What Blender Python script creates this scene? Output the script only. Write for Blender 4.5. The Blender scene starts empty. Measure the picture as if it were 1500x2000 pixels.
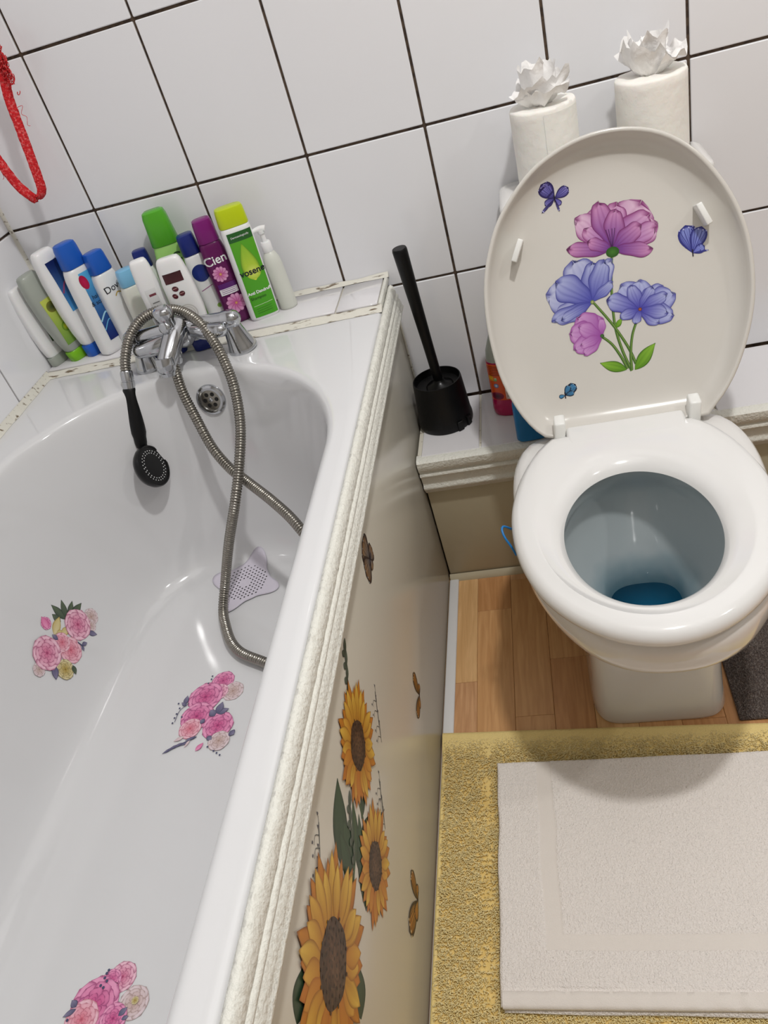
import bpy, bmesh, math, random
from mathutils import Vector, Matrix, noise
from mathutils.bvhtree import BVHTree

S = bpy.context.scene
COL = S.collection
PI = math.pi
random.seed(7)

# ---------------------------------------------------------------- camera
cd = bpy.data.cameras.new('camera')
cam = bpy.data.objects.new('camera', cd)
COL.objects.link(cam)
cam.matrix_world = Matrix(((0.96277584, 0.1367401, 0.23316268, 0.94702),
                           (0.09753405, 0.62874519, -0.77147041, -1.36287),
                           (-0.25209085, 0.76549437, 0.59200386, 1.10029),
                           (0, 0, 0, 1)))
cd.sensor_fit = 'VERTICAL'
cd.sensor_height = 36
cd.sensor_width = 27
cd.lens = 1540.11 / 2000 * 36
cd.clip_start = 0.02
S.camera = cam

# ---------------------------------------------------------------- world, lights, exposure
wd = bpy.data.worlds.new('world')
S.world = wd
wd.use_nodes = True
wd.node_tree.nodes['Background'].inputs[0].default_value = (1, .98, .96, 1)
wd.node_tree.nodes['Background'].inputs[1].default_value = .3
S.view_settings.view_transform = 'Standard'
S.view_settings.look = 'None'
S.view_settings.gamma = 1
S.view_settings.use_curve_mapping = False
S.view_settings.exposure = EXPO = 0.0


def lamp(name, loc, size, power, col, target):
    d = bpy.data.lights.new(name, 'AREA')
    d.shape = 'DISK'
    d.size = size
    d.energy = power
    d.color = col
    o = bpy.data.objects.new(name, d)
    COL.objects.link(o)
    o.location = loc
    o.rotation_euler = (Vector(target) - Vector(loc)).to_track_quat('-Z', 'Y').to_euler()
    return o


lamp('ceiling_lamp', (1.30, -0.92, 2.34), .11, 18.5, (1, .99, .975), (1.30, -.95, 0))
lamp('ceiling_lamp', (2.55, -0.95, 2.34), .11, 6, (1, .98, .95), (2.1, -.95, 0))
lamp('fill_light', (1.5, -.95, 2.37), 1.9, 8, (1, .995, .99), (1.5, -.95, 0))  # broad soft fill added to lift the ambient, not a fitting of the room


# ---------------------------------------------------------------- materials
def lin(c):
    return tuple(((v / 255) / 12.92 if v / 255 <= .04045 else ((v / 255 + .055) / 1.055) ** 2.4) for v in c)


def mat(name, rgb, rough=.5, metal=0, coat=0, spec=.5, bump=None, var=None, trans=0, alpha=1, ior=1.45, attr=False,
        sss=0, rgb2=None):
    m = bpy.data.materials.new(name)
    m.use_nodes = True
    nt = m.node_tree
    b = nt.nodes['Principled BSDF']
    c = lin(rgb) + (1,)
    b.inputs['Base Color'].default_value = c
    b.inputs['Roughness'].default_value = rough
    b.inputs['Metallic'].default_value = metal
    b.inputs['Specular IOR Level'].default_value = spec
    b.inputs['Coat Weight'].default_value = coat
    b.inputs['Coat Roughness'].default_value = .06
    b.inputs['Transmission Weight'].default_value = trans
    b.inputs['IOR'].default_value = ior
    b.inputs['Alpha'].default_value = alpha
    if sss:
        b.inputs['Subsurface Weight'].default_value = sss
        b.inputs['Subsurface Scale'].default_value = .01
    tc = nt.nodes.new('ShaderNodeTexCoord')
    if attr:
        a = nt.nodes.new('ShaderNodeVertexColor')
        a.layer_name = 'Col'
        nt.links.new(a.outputs['Color'], b.inputs['Base Color'])
    if var:       # (scale, second colour, low, high)
        n = nt.nodes.new('ShaderNodeTexNoise')
        n.inputs['Scale'].default_value = var[0]
        n.inputs['Detail'].default_value = 6
        r = nt.nodes.new('ShaderNodeValToRGB')
        r.color_ramp.elements[0].position = var[2]
        r.color_ramp.elements[1].position = var[3]
        r.color_ramp.elements[0].color = lin(var[1]) + (1,)
        r.color_ramp.elements[1].color = c
        if len(var) > 4:
            mp = nt.nodes.new('ShaderNodeMapping')
            mp.inputs['Scale'].default_value = var[4]
            nt.links.new(tc.outputs['Object'], mp.inputs[0])
            nt.links.new(mp.outputs[0], n.inputs['Vector'])
        else:
            nt.links.new(tc.outputs['Object'], n.inputs['Vector'])
        nt.links.new(n.outputs['Fac'], r.inputs[0])
        nt.links.new(r.outputs[0], b.inputs['Base Color'])
    if bump:      # (scale, distance, detail)
        n = nt.nodes.new('ShaderNodeTexNoise')
        n.inputs['Scale'].default_value = bump[0]
        n.inputs['Detail'].default_value = bump[2] if len(bump) > 2 else 4
        nt.links.new(tc.outputs['Object'], n.inputs['Vector'])
        u = nt.nodes.new('ShaderNodeBump')
        u.inputs['Distance'].default_value = bump[1]
        u.inputs['Strength'].default_value = 1
        nt.links.new(n.outputs['Fac'], u.inputs['Height'])
        nt.links.new(u.outputs[0], b.inputs['Normal'])
    return m


M = {}
M['tile'] = mat('glazed tile', (236, 236, 239), .12, bump=(6, .0006, 1))
M['ledge_tile'] = mat('glazed ledge tile', (222, 220, 222), .10, bump=(8, .0005, 1))
M['grout'] = mat('dark grout', (62, 50, 42), .9, var=(90, (88, 72, 58), .45, .6))
M['old_grout'] = mat('dirty pale grout', (216, 211, 197), .7, var=(90, (120, 98, 74), .26, .40))
M['caulk'] = mat('stained caulk', (222, 219, 208), .5, var=(1, (118, 102, 82), .34, .43, (34, 130, 130)), bump=(60, .002))
M['paint'] = mat('ceiling paint', (226, 225, 222), .8)
M['far_paint'] = mat('painted far walls', (168, 166, 160), .8)
M['acrylic'] = mat('white acrylic', (219, 219, 220), .10, coat=.4)
M['ceramic'] = mat('white ceramic', (224, 222, 219), .07, coat=.5)
M['ceramic_bowl'] = mat('bowl ceramic', (205, 213, 216), .08, coat=.3)
M['seat'] = mat('white seat plastic', (228, 227, 225), .14, coat=.3)
M['lid'] = mat('white lid plastic', (210, 206, 199), .2)
M['hinge'] = mat('hinge plastic', (236, 236, 232), .3)
M['chrome'] = mat('chrome', (190, 192, 196), .13, metal=1)
M['hose'] = mat('hose metal', (150, 146, 138), .26, metal=1)
M['dark'] = mat('drain dark', (12, 11, 11), .5)
M['black'] = mat('black plastic', (5, 5, 6), .42, spec=.35, bump=(400, .0002))
M['black_gloss'] = mat('black gloss', (7, 7, 8), .28, spec=.4)
M['panel'] = mat('bath panel board', (206, 200, 186), .22, bump=(5, .0006, 1))
M['boxing'] = mat('painted boxing board', (188, 178, 152), .4, bump=(14, .0008))
M['mould'] = mat('painted moulding', (226, 225, 216), .38, bump=(210, .0022, 6))
M['mould_rough'] = mat('textured moulding', (216, 213, 200), .5, bump=(110, .005, 6))
M['strip'] = mat('plastic strip', (222, 222, 222), .3)
M['paper'] = mat('toilet paper', (244, 241, 234), .95, bump=(70, .0012, 4), sss=.15)
M['tissue'] = mat('tissue', (248, 246, 244), .9, alpha=.93, bump=(60, .003))
M['water'] = mat('blue water', (14, 96, 132), .03, trans=.35, ior=1.33)
M['print'] = mat('printed film', (255, 255, 255), .3, attr=True)
M['film'] = mat('matt printed film', (255, 255, 255), .45, attr=True)
M['white_pl'] = mat('white bottle plastic', (236, 236, 236), .3, sss=.08)
M['cream_pl'] = mat('cream bottle plastic', (224, 224, 214), .35, sss=.1)
M['blue_pl'] = mat('blue cap', (30, 92, 190), .3)
M['navy_pl'] = mat('navy cap', (24, 40, 118), .3)
M['ltblue_pl'] = mat('light blue cap', (130, 190, 226), .3)
M['green_pl'] = mat('green cap', (84, 170, 40), .25)
M['ltgreen_pl'] = mat('light green bottle', (160, 212, 116), .3, sss=.1)
M['lime_pl'] = mat('lime cap', (190, 208, 20), .3)
M['yelgreen_pl'] = mat('bright green cap', (122, 186, 30), .3)
M['purple_pl'] = mat('purple bottle', (98, 14, 84), .25)
M['purple_cap'] = mat('purple cap', (124, 22, 112), .3)
M['clear_pl'] = mat('cloudy clear plastic', (190, 196, 186), .3, trans=.35)
M['lotion_pl'] = mat('milky bottle', (226, 228, 218), .3, trans=.15)
M['pink_liq'] = mat('pink liquid bottle', (200, 30, 96), .15, trans=.25)
M['orange'] = mat('orange label', (224, 86, 30), .4)
M['sky_pl'] = mat('blue refill bottle', (14, 118, 184), .35)
M['blue_wire'] = mat('blue wire plastic', (30, 120, 190), .35)
M['red_mesh'] = mat('red netting', (214, 30, 38), .8, var=(260, (240, 110, 110), .35, .5), bump=(300, .003))
M['silicone'] = mat('silicone mat', (216, 210, 222), .5)
M['ink'] = mat('dark ink', (18, 22, 34), .5)
M['ink_white'] = mat('white ink', (245, 245, 245), .5)
M['ink_green'] = mat('green ink', (30, 70, 20), .5)
M['red_dot'] = mat('red mark', (190, 20, 30), .4)
M['grey_rug'] = mat('grey brown pile', (112, 98, 90), .95, var=(420, (62, 52, 48), .35, .6), bump=(500, .004))
M['rug'] = mat('yellow rug base', (234, 206, 134), .95, var=(60, (222, 192, 118), .35, .6))
M['pile'] = mat('yellow pile', (228, 196, 112), .9, attr=True)
M['hem'] = mat('yellow woven hem', (232, 208, 140), .9, bump=(600, .001))
M['towel'] = mat('white towelling', (247, 240, 234), .95, bump=(520, .0030, 6))
M['towel_flat'] = mat('flat woven band', (226, 219, 212), .9, bump=(900, .0005))


def wood(name, a, b_):
    m = bpy.data.materials.new(name)
    m.use_nodes = True
    nt = m.node_tree
    b = nt.nodes['Principled BSDF']
    b.inputs['Roughness'].default_value = .36
    tc = nt.nodes.new('ShaderNodeTexCoord')
    oi = nt.nodes.new('ShaderNodeObjectInfo')
    ad = nt.nodes.new('ShaderNodeVectorMath')
    ad.operation = 'ADD'
    sc = nt.nodes.new('ShaderNodeVectorMath')
    sc.operation = 'SCALE'
    sc.inputs['Scale'].default_value = 37
    nt.links.new(oi.outputs['Random'], sc.inputs[0])
    mp = nt.nodes.new('ShaderNodeMapping')
    mp.inputs['Scale'].default_value = (75, 5, 20)
    nt.links.new(tc.outputs['Object'], ad.inputs[0])
    nt.links.new(sc.outputs[0], ad.inputs[1])
    nt.links.new(ad.outputs[0], mp.inputs[0])
    n = nt.nodes.new('ShaderNodeTexNoise')
    n.inputs['Scale'].default_value = 1.6
    n.inputs['Detail'].default_value = 7
    n.inputs['Distortion'].default_value = .8
    nt.links.new(mp.outputs[0], n.inputs['Vector'])
    r = nt.nodes.new('ShaderNodeValToRGB')
    r.color_ramp.elements[0].position = .35
    r.color_ramp.elements[1].position = .68
    r.color_ramp.elements[0].color = lin(b_) + (1,)
    r.color_ramp.elements[1].color = lin(a) + (1,)
    nt.links.new(n.outputs['Fac'], r.inputs[0])
    nt.links.new(r.outputs[0], b.inputs['Base Color'])
    return m


def dye_shade_mat():  # blue dye stain low down; bowl's inner shade painted in as darker grey
    m = mat('ceramic with blue dye and painted shade', (182, 190, 192), .07, coat=.4)
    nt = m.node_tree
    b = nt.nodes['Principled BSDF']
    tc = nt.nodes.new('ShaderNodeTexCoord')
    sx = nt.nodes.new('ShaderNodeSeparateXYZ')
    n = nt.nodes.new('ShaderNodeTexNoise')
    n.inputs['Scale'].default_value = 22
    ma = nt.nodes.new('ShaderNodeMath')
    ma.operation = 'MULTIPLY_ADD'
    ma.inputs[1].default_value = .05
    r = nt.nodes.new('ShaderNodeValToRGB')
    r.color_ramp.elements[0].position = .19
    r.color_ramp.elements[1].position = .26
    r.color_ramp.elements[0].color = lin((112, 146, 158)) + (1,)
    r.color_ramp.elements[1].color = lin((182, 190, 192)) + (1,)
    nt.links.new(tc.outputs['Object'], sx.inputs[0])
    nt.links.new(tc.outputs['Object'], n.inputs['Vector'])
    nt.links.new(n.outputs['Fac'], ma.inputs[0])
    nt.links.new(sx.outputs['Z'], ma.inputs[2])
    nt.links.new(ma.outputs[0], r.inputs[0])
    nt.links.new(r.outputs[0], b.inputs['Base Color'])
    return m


M['dyed_shaded'] = dye_shade_mat()
WOODS = [wood('oak strip light', (222, 180, 128), (202, 158, 106)), wood('oak strip mid', (212, 164, 112), (192, 142, 92)),
         wood('oak strip dark', (202, 150, 100), (180, 128, 80)), wood('oak strip pink', (214, 168, 124), (188, 140, 98))]

# ---------------------------------------------------------------- helpers
ORG = {}


def thing(name, label, cat, loc=(0, 0, 0), rot=(0, 0, 0), group=None, kind=None):
    o = bpy.data.objects.new(name, None)
    o.empty_display_size = .05
    COL.objects.link(o)
    o.location = loc
    o.rotation_euler = rot
    if label:
        o['label'] = label
    if cat:
        o['category'] = cat
    if group:
        o['group'] = group
    if kind:
        o['kind'] = kind
    ORG[o] = Vector(loc)
    return o


def part(name, V, F, m, parent=None, smooth=True, local=False, cols=None, label=None, kind=None):
    """one mesh object; V in world metres unless local"""
    off = Vector((0, 0, 0)) if (parent is None or local) else ORG[parent]
    me = bpy.data.meshes.new(name)
    me.from_pydata([Vector(v) - off for v in V], [], F)
    me.materials.append(m if not isinstance(m, str) else M[m])
    if smooth:
        me.polygons.foreach_set('use_smooth', [True] * len(me.polygons))
    if cols is not None:
        ca = me.color_attributes.new('Col', 'FLOAT_COLOR', 'POINT')
        ca.data.foreach_set('color', [x for c in cols for x in (*lin(c), 1)])
    me.update()
    o = bpy.data.objects.new(name, me)
    COL.objects.link(o)
    if parent is not None:
        o.parent = parent
        ORG[o] = ORG[parent]
    else:
        ORG[o] = Vector((0, 0, 0))
    if label:
        o['label'] = label
    if kind:
        o['kind'] = kind
    return o


def tagit(o, label, cat, group=None, kind=None):
    o['label'] = label
    o['category'] = cat
    if group:
        o['group'] = group
    if kind:
        o['kind'] = kind
    return o


def recalc(o):
    bm = bmesh.new()
    bm.from_mesh(o.data)
    bmesh.ops.recalc_face_normals(bm, faces=bm.faces)
    bm.to_mesh(o.data)
    bm.free()
    return o


def auto(o, ang=35):
    bm = bmesh.new()
    bm.from_mesh(o.data)
    for e in bm.edges:
        if len(e.link_faces) == 2 and e.calc_face_angle(0) > math.radians(ang):
            e.smooth = False
    bm.to_mesh(o.data)
    bm.free()
    return o


def boxg(x0, x1, y0, y1, z0, z1, bev=0, seg=2):
    bm = bmesh.new()
    bmesh.ops.create_cube(bm, size=1)
    for v in bm.verts:
        v.co = Vector((x0 + (v.co.x + .5) * (x1 - x0), y0 + (v.co.y + .5) * (y1 - y0), z0 + (v.co.z + .5) * (z1 - z0)))
    if bev:
        bmesh.ops.bevel(bm, geom=bm.edges[:], offset=bev, segments=seg, affect='EDGES', profile=.5)
    bmesh.ops.recalc_face_normals(bm, faces=bm.faces)
    V = [v.co.copy() for v in bm.verts]
    bm.verts.index_update()
    F = [[v.index for v in f.verts] for f in bm.faces]
    bm.free()
    return V, F


def box(name, x0, x1, y0, y1, z0, z1, m, parent=None, bev=0, seg=2, **k):
    V, F = boxg(x0, x1, y0, y1, z0, z1, bev, seg)
    o = part(name, V, F, m, parent, smooth=bev > 0, **k)
    if bev:
        auto(o, 50)
    return o


def loftg(rings, cap0=True, cap1=True, close=True):
    V, F = [], []
    n = len(rings[0])
    for r in rings:
        V += [Vector(p) for p in r]
    for i in range(len(rings) - 1):
        for j in range(n if close else n - 1):
            k = (j + 1) % n
            F.append([i * n + j, i * n + k, (i + 1) * n + k, (i + 1) * n + j])
    if cap0:
        F.append(list(range(n))[::-1])
    if cap1:
        F.append([(len(rings) - 1) * n + j for j in range(n)])
    return V, F


def loft(name, rings, m, parent=None, cap0=True, cap1=True, ang=40, **k):
    V, F = loftg(rings, cap0, cap1)
    o = recalc(part(name, V, F, m, parent, **k))
    return auto(o, ang)


def ring(c, ax, ay, u=Vector((1, 0, 0)), v=Vector((0, 1, 0)), n=32, e=2.0):
    out = []
    for i in range(n):
        t = 2 * PI * i / n
        a, b = math.cos(t), math.sin(t)
        a = math.copysign(abs(a) ** (2 / e), a)
        b = math.copysign(abs(b) ** (2 / e), b)
        out.append(Vector(c) + u * (ax * a) + v * (ay * b))
    return out


def frame(d):
    d = Vector(d).normalized()
    h = Vector((0, 0, 1)) if abs(d.z) < .9 else Vector((1, 0, 0))
    u = d.cross(h).normalized()
    return d, u, u.cross(d).normalized()


def lathe_dir(name, base, d, prof, m, parent=None, n=32, caps=(True, True), ang=40, **k):
    """prof = [(radius, distance along d)]"""
    d, u, v = frame(d)
    rings = [ring(Vector(base) + d * h, max(r, 1e-4), max(r, 1e-4), u, v, n) for r, h in prof]
    return loft(name, rings, m, parent, caps[0], caps[1], ang, **k)


def crom(P, step):
    P = [Vector(p) for p in P]
    Q = [P[0] * 2 - P[1]] + P + [P[-1] * 2 - P[-2]]
    pts = []
    for i in range(1, len(Q) - 2):
        a, b, c, d = Q[i - 1:i + 3]
        n = max(2, int((c - b).length / step))
        for j in range(n):
            t = j / n
            pts.append(.5 * (2 * b + (c - a) * t + (2 * a - 5 * b + 4 * c - d) * t * t + (3 * b - a - 3 * c + d) * t ** 3))
    pts.append(P[-1])
    return pts


def tubeg(P, r, n=12, rf=None, flat=None):
    V, F = [], []
    up = None
    L = 0
    for i, p in enumerate(P):
        d = (P[min(i + 1, len(P) - 1)] - P[max(i - 1, 0)]).normalized()
        if i:
            L += (P[i] - P[i - 1]).length
        if up is None:
            _, up, _ = frame(d)
        up = (up - d * up.dot(d)).normalized()
        w = d.cross(up)
        rr = rf(L) if rf else r
        f2 = flat if flat else 1
        for j in range(n):
            a = 2 * PI * j / n
            V.append(p + up * (math.cos(a) * rr) + w * (math.sin(a) * rr * f2))
    for i in range(len(P) - 1):
        for j in range(n):
            k = (j + 1) % n
            F.append([i * n + j, i * n + k, (i + 1) * n + k, (i + 1) * n + j])
    F.append(list(range(n))[::-1])
    F.append([(len(P) - 1) * n + j for j in range(n)])
    return V, F


def tube(name, P, r, m, parent=None, n=12, step=.004, rf=None, flat=None, **k):
    V, F = tubeg(crom(P, step), r, n, rf, flat)
    return auto(recalc(part(name, V, F, m, parent, **k)), 60)


def extrude_profile(name, prof, a, b, axis, m, parent=None, ang=30, **k):
    """prof = list of 2D points (p, z); axis 'x': profile is (y,z) swept x a..b; axis 'y': profile is (x,z) swept y a..b"""
    n = 60
    rings = []
    for i in range(2):
        t = a + (b - a) * i
        rings.append([(t, p, z) if axis == 'x' else (p, t, z) for p, z in prof])
    return loft(name, rings, m, parent, ang=ang, **k)


def merge(parts):
    V, F = [], []
    for v, f in parts:
        o = len(V)
        V += list(v)
        F += [[i + o for i in q] for q in f]
    return V, F


def bvh_of(o):
    me = o.data
    mw = Matrix.Translation(ORG[o] if o in ORG else Vector((0, 0, 0)))
    return BVHTree.FromPolygons([mw @ v.co for v in me.vertices], [list(p.vertices) for p in me.polygons])


# ---- flat printed art: every shape is a small colour-mapped grid in 2D art coordinates
def mix(a, b, t):
    t = max(0, min(1, t))
    return tuple(a[i] * (1 - t) + b[i] * t for i in range(3))


class Art:
    def __init__(s):
        s.V, s.F, s.C, s.layer = [], [], [], 0

    def petal(s, b, t, hw, cb, ct, ce, bend=0, shape=.55, wob=0, n=14, m=8, pointed=0, vein=.25, seed=0):
        """b base, t tip (2D), hw half width in metres; cb base colour, ct tip colour, ce edge colour"""
        s.layer += 1
        bx, by = b
        dx, dy = t[0] - bx, t[1] - by
        L = math.hypot(dx, dy) or 1e-6
        dx, dy = dx / L, dy / L
        o = len(s.V)
        rnd = random.Random(seed + s.layer * 13)
        ph = rnd.random() * 9
        for i in range(n + 1):
            u = i / n
            w = hw * (math.sin(PI * u ** (math.log(.5) / math.log(shape))) ** (.62 if not pointed else 1.0))
            if u > shape and not pointed:
                w = hw * max(0, 1 - ((u - shape) / (1 - shape)) ** 2.6) ** .5
            w = max(w, hw * .03)
            w *= 1 + wob * math.sin(u * 11 + ph)
            for j in range(m + 1):
                v = 2 * j / m - 1
                uu = u * L
                if not pointed:
                    uu *= 1 + wob * .5 * math.sin(v * 5 + ph) * u
                off = bend * L * math.sin(PI * u * .5) ** 2
                x = bx + dx * uu - dy * (v * w + off)
                y = by + dy * uu + dx * (v * w + off)
                c = mix(cb, ct, u ** .8)
                k = max(abs(v) ** 6, (max(0, (u - .9) / .1)) ** 2 * .9)
                vn = (.5 + .5 * math.cos(v * 16 + math.sin(ph) * 2)) ** 3 * vein * (1 - u * .6)
                c = mix(c, ce, max(k, vn))
                s.V.append((x, y, s.layer))
                s.C.append(c)
        for i in range(n):
            for j in range(m):
                a = o + i * (m + 1) + j
                s.F.append([a, a + 1, a + m + 2, a + m + 1])

    def disc(s, c, r, c0, c1, ry=None, rot=0, n=20, k=5, wob=0, speck=0):
        s.layer += 1
        o = len(s.V)
        rnd = random.Random(s.layer)
        ry = ry or r
        s.V.append((c[0], c[1], s.layer))
        s.C.append(c0)
        for i in range(1, k + 1):
            for j in range(n):
                a = 2 * PI * j / n
                w = 1 + (wob * math.sin(a * 5 + s.layer) if i == k else 0)
                x, y = r * i / k * math.cos(a) * w, ry * i / k * math.sin(a) * w
                s.V.append((c[0] + x * math.cos(rot) - y * math.sin(rot), c[1] + x * math.sin(rot) + y * math.cos(rot), s.layer))
                q = mix(c0, c1, (i / k))
                if speck:
                    q = mix(q, (0, 0, 0) if rnd.random() < .5 else (200, 170, 120), rnd.random() * speck)
                s.C.append(q)
        for j in range(n):
            s.F.append([o, o + 1 + j, o + 1 + (j + 1) % n])
        for i in range(k - 1):
            for j in range(n):
                a = o + 1 + i * n
                s.F.append([a + j, a + n + j, a + n + (j + 1) % n, a + (j + 1) % n])

    def stroke(s, P, w, c, w2=None):
        s.layer += 1
        pts = [p for p in crom([(x, y, 0) for x, y in P], max(.003, w))]
        o = len(s.V)
        N = len(pts)
        for i, p in enumerate(pts):
            d = (pts[min(i + 1, N - 1)] - pts[max(0, i - 1)]).normalized()
            ww = w + ((w2 if w2 is not None else w) - w) * i / (N - 1)
            for v in (-.5, .5):
                s.V.append((p.x - d.y * ww * v, p.y + d.x * ww * v, s.layer))
                s.C.append(c)
        for i in range(N - 1):
            s.F.append([o + 2 * i, o + 2 * i + 1, o + 2 * i + 3, o + 2 * i + 2])

    def quad(s, x0, x1, y0, y1, c0, c1=None, n=8, m=8):
        s.layer += 1
        o = len(s.V)
        for i in range(n + 1):
            for j in range(m + 1):
                s.V.append((x0 + (x1 - x0) * i / n, y0 + (y1 - y0) * j / m, s.layer))
                s.C.append(mix(c0, c1 or c0, j / m))
        for i in range(n):
            for j in range(m):
                a = o + i * (m + 1) + j
                s.F.append([a, a + 1, a + m + 2, a + m + 1])

    def flower(s, P, hw, cb, ct, ce, **k):
        for (b, t, f) in P:
            L = math.hypot(t[0] - b[0], t[1] - b[1])
            s.petal(b, t, L * f * hw, cb, ct, ce, **k)

    def rose(s, c, r, pal, sq=1.0, rot=0):
        """layered rose: pal = outer, mid, heart, line"""
        k = 0
        for q, n in ((1, 7), (.8, 6), (.6, 5), (.42, 4), (.27, 3)):
            for i in range(n):
                a = rot + k * .7 + 2 * PI * i / n
                bx, by = c[0] + .1 * r * q * math.cos(a), c[1] + .1 * r * q * math.sin(a)
                t = (c[0] + r * q * math.cos(a), c[1] + r * q * sq * math.sin(a))
                cc = mix(pal[2], pal[0], q)
                s.petal((bx, by), t, r * q * .5, mix(pal[2], pal[1], q), cc, mix(pal[3], pal[1], q * .35), shape=.62, wob=.05, n=9, m=8, vein=.15)
            k += 1
        s.disc(c, r * .12, pal[3], pal[2], n=10, k=2)

    def place(s, name, fn, parent, m='print', step=1.5e-5, base=2e-4, **k):
        """fn(a, b) -> (point, normal)"""
        V = []
        for a, b, l in s.V:
            q, nrm = fn(a, b)
            V.append(Vector(q) + Vector(nrm) * (base + step * l))
        return part(name, V, s.F, m, parent, smooth=False, cols=s.C, **k)


def on_bvh(bvh, fo, fd):
    """drape: ray from fo(a,b) along fd; falls back to a plain point"""
    def fn(a, b):
        o = fo(a, b)
        h = bvh.ray_cast(o, fd)
        if h[0] is None:
            h = bvh.find_nearest(o)
            if h[0] is None:
                return o, -fd
        n = h[1] if h[1].dot(fd) < 0 else -h[1]
        return h[0], n
    return fn


def text_mesh(txt, size, bold=0):
    cu = bpy.data.curves.new('text', 'FONT')
    cu.body = txt
    cu.size = size
    cu.offset = bold
    cu.align_x = 'CENTER'
    o = bpy.data.objects.new('text', cu)
    COL.objects.link(o)
    bpy.context.view_layer.update()
    me = bpy.data.meshes.new_from_object(o.evaluated_get(bpy.context.evaluated_depsgraph_get()))
    V = [(v.co.x, v.co.y) for v in me.vertices]
    F = [list(p.vertices) for p in me.polygons]
    bpy.data.objects.remove(o)
    bpy.data.meshes.remove(me)
    return V, F


def lettering(name, txt, size, c, rot, fn, m, parent, off=6e-4, bold=0, **k):
    V, F = text_mesh(txt, size, bold)
    W = []
    cr, sr = math.cos(rot), math.sin(rot)
    for x, y in V:
        q, n = fn(c[0] + x * cr - y * sr, c[1] + x * sr + y * cr)
        W.append(Vector(q) + Vector(n) * off)
    return part(name, W, F, m, parent, smooth=False, **k)


# ================================================================ ROOM
RX, YF, ZC = 3.0, -1.80, 2.42       # right wall, front wall, ceiling
LX = .027                          # face of the left wall
TW, TH, G = .2, .2486, .0045
ROW0 = 1.06                         # grout line heights: ROW0 - k*TH


def struct(name, V, F, m, parent=None):
    o = part(name, V, F, m, parent, smooth=False)
    if parent is None:
        o['kind'] = 'structure'
    return o


V, F = boxg(-.08, RX + .08, .004, .10, -.06, ZC + .05)
wall_back = struct('wall_back', V, F, 'grout')
V, F = boxg(-.08, LX - .004, YF, .004, -.06, ZC + .05)
wall_left = struct('wall_left', V, F, 'grout')
V, F = boxg(RX, RX + .08, YF, .004, -.06, ZC + .05)
struct('wall_right', V, F, 'far_paint')
V, F = boxg(-.08, RX + .08, YF - .08, YF, -.06, ZC + .05)
struct('wall_front', V, F, 'far_paint')
V, F = boxg(-.08, RX + .08, YF - .08, .10, ZC, ZC + .08)
struct('ceiling', V, F, 'paint')
V, F = boxg(.0, RX, YF, .0, -.06, -.008)
floor = struct('floor', V, F, 'dark')

# wall tiles (each a shallow pillowed slab; alike sizes share one mesh)
TM = {}


def tile(parent, axis, a0, a1, z0, z1, y=0.0, m='tile', jit=.0004):
    a0 += G / 2
    a1 -= G / 2
    z0 += G / 2
    z1 -= G / 2
    w, h = round(a1 - a0, 4), round(z1 - z0, 4)
    if w < .004 or h < .004:
        return
    key = (axis, w, h, m)
    if key not in TM:
        bm = bmesh.new()
        bmesh.ops.create_cube(bm, size=1)
        t = .012
        for v in bm.verts:
            if axis == 'x':
                v.co = Vector((v.co.x * w, v.co.y * t, v.co.z * h))
            else:
                v.co = Vector((v.co.x * t, v.co.y * w, v.co.z * h))
        bmesh.ops.bevel(bm, geom=bm.edges[:], offset=.0012, segments=1, affect='EDGES')
        me = bpy.data.meshes.new('tile')
        bm.to_mesh(me)
        bm.free()
        me.materials.append(M[m])
        me.polygons.foreach_set('use_smooth', [False] * len(me.polygons))
        TM[key] = me
    o = bpy.data.objects.new('tile', TM[key])
    COL.objects.link(o)
    o.parent = parent
    c, zc = (a0 + a1) / 2, (z0 + z1) / 2
    j = random.uniform(-jit, jit)
    o.location = (c, y + .006 + j, zc) if axis == 'x' else (LX - .006 + j, c, zc)
    o.rotation_euler = (random.uniform(-.003, .003), 0, random.uniform(-.003, .003)) if axis == 'x' else (0, random.uniform(-.003, .003), random.uniform(-.003, .003))


zs = [ROW0 - TH * k for k in range(-5, 4)]
xs = [LX] + [TW * k for k in range(1, 15)] + [RX]
for i in range(len(xs) - 1):
    for k in range(len(zs) - 1):
        z1, z0 = min(zs[k], ZC), zs[k + 1]
        tile(wall_back, 'x', xs[i], xs[i + 1], z0, z1)
ys = [-.225 - TW * k for k in range(0, 8)]
ys = [0] + ys + [YF]
for i in range(len(ys) - 1):
    for k in range(len(zs) - 1):
        if ys[i] - ys[i + 1] > .01:
            tile(wall_left, 'y', ys[i + 1], ys[i], zs[k + 1], min(zs[k], ZC))

# pale corner seal between the two tiled walls
seal = []
for i in range(41):
    z = .585 + i * (ZC - .59) / 40
    s_ = .006 + .003 * noise.noise((0, 0, z * 9))
    seal.append([(LX - .001, .001, z), (LX + s_, -.0004, z), (LX + s_ * .45, -s_ * .45, z), (LX + .0004, -s_, z)])
o = loft('trim_1', seal, 'caulk')
o['kind'] = 'structure'

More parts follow.
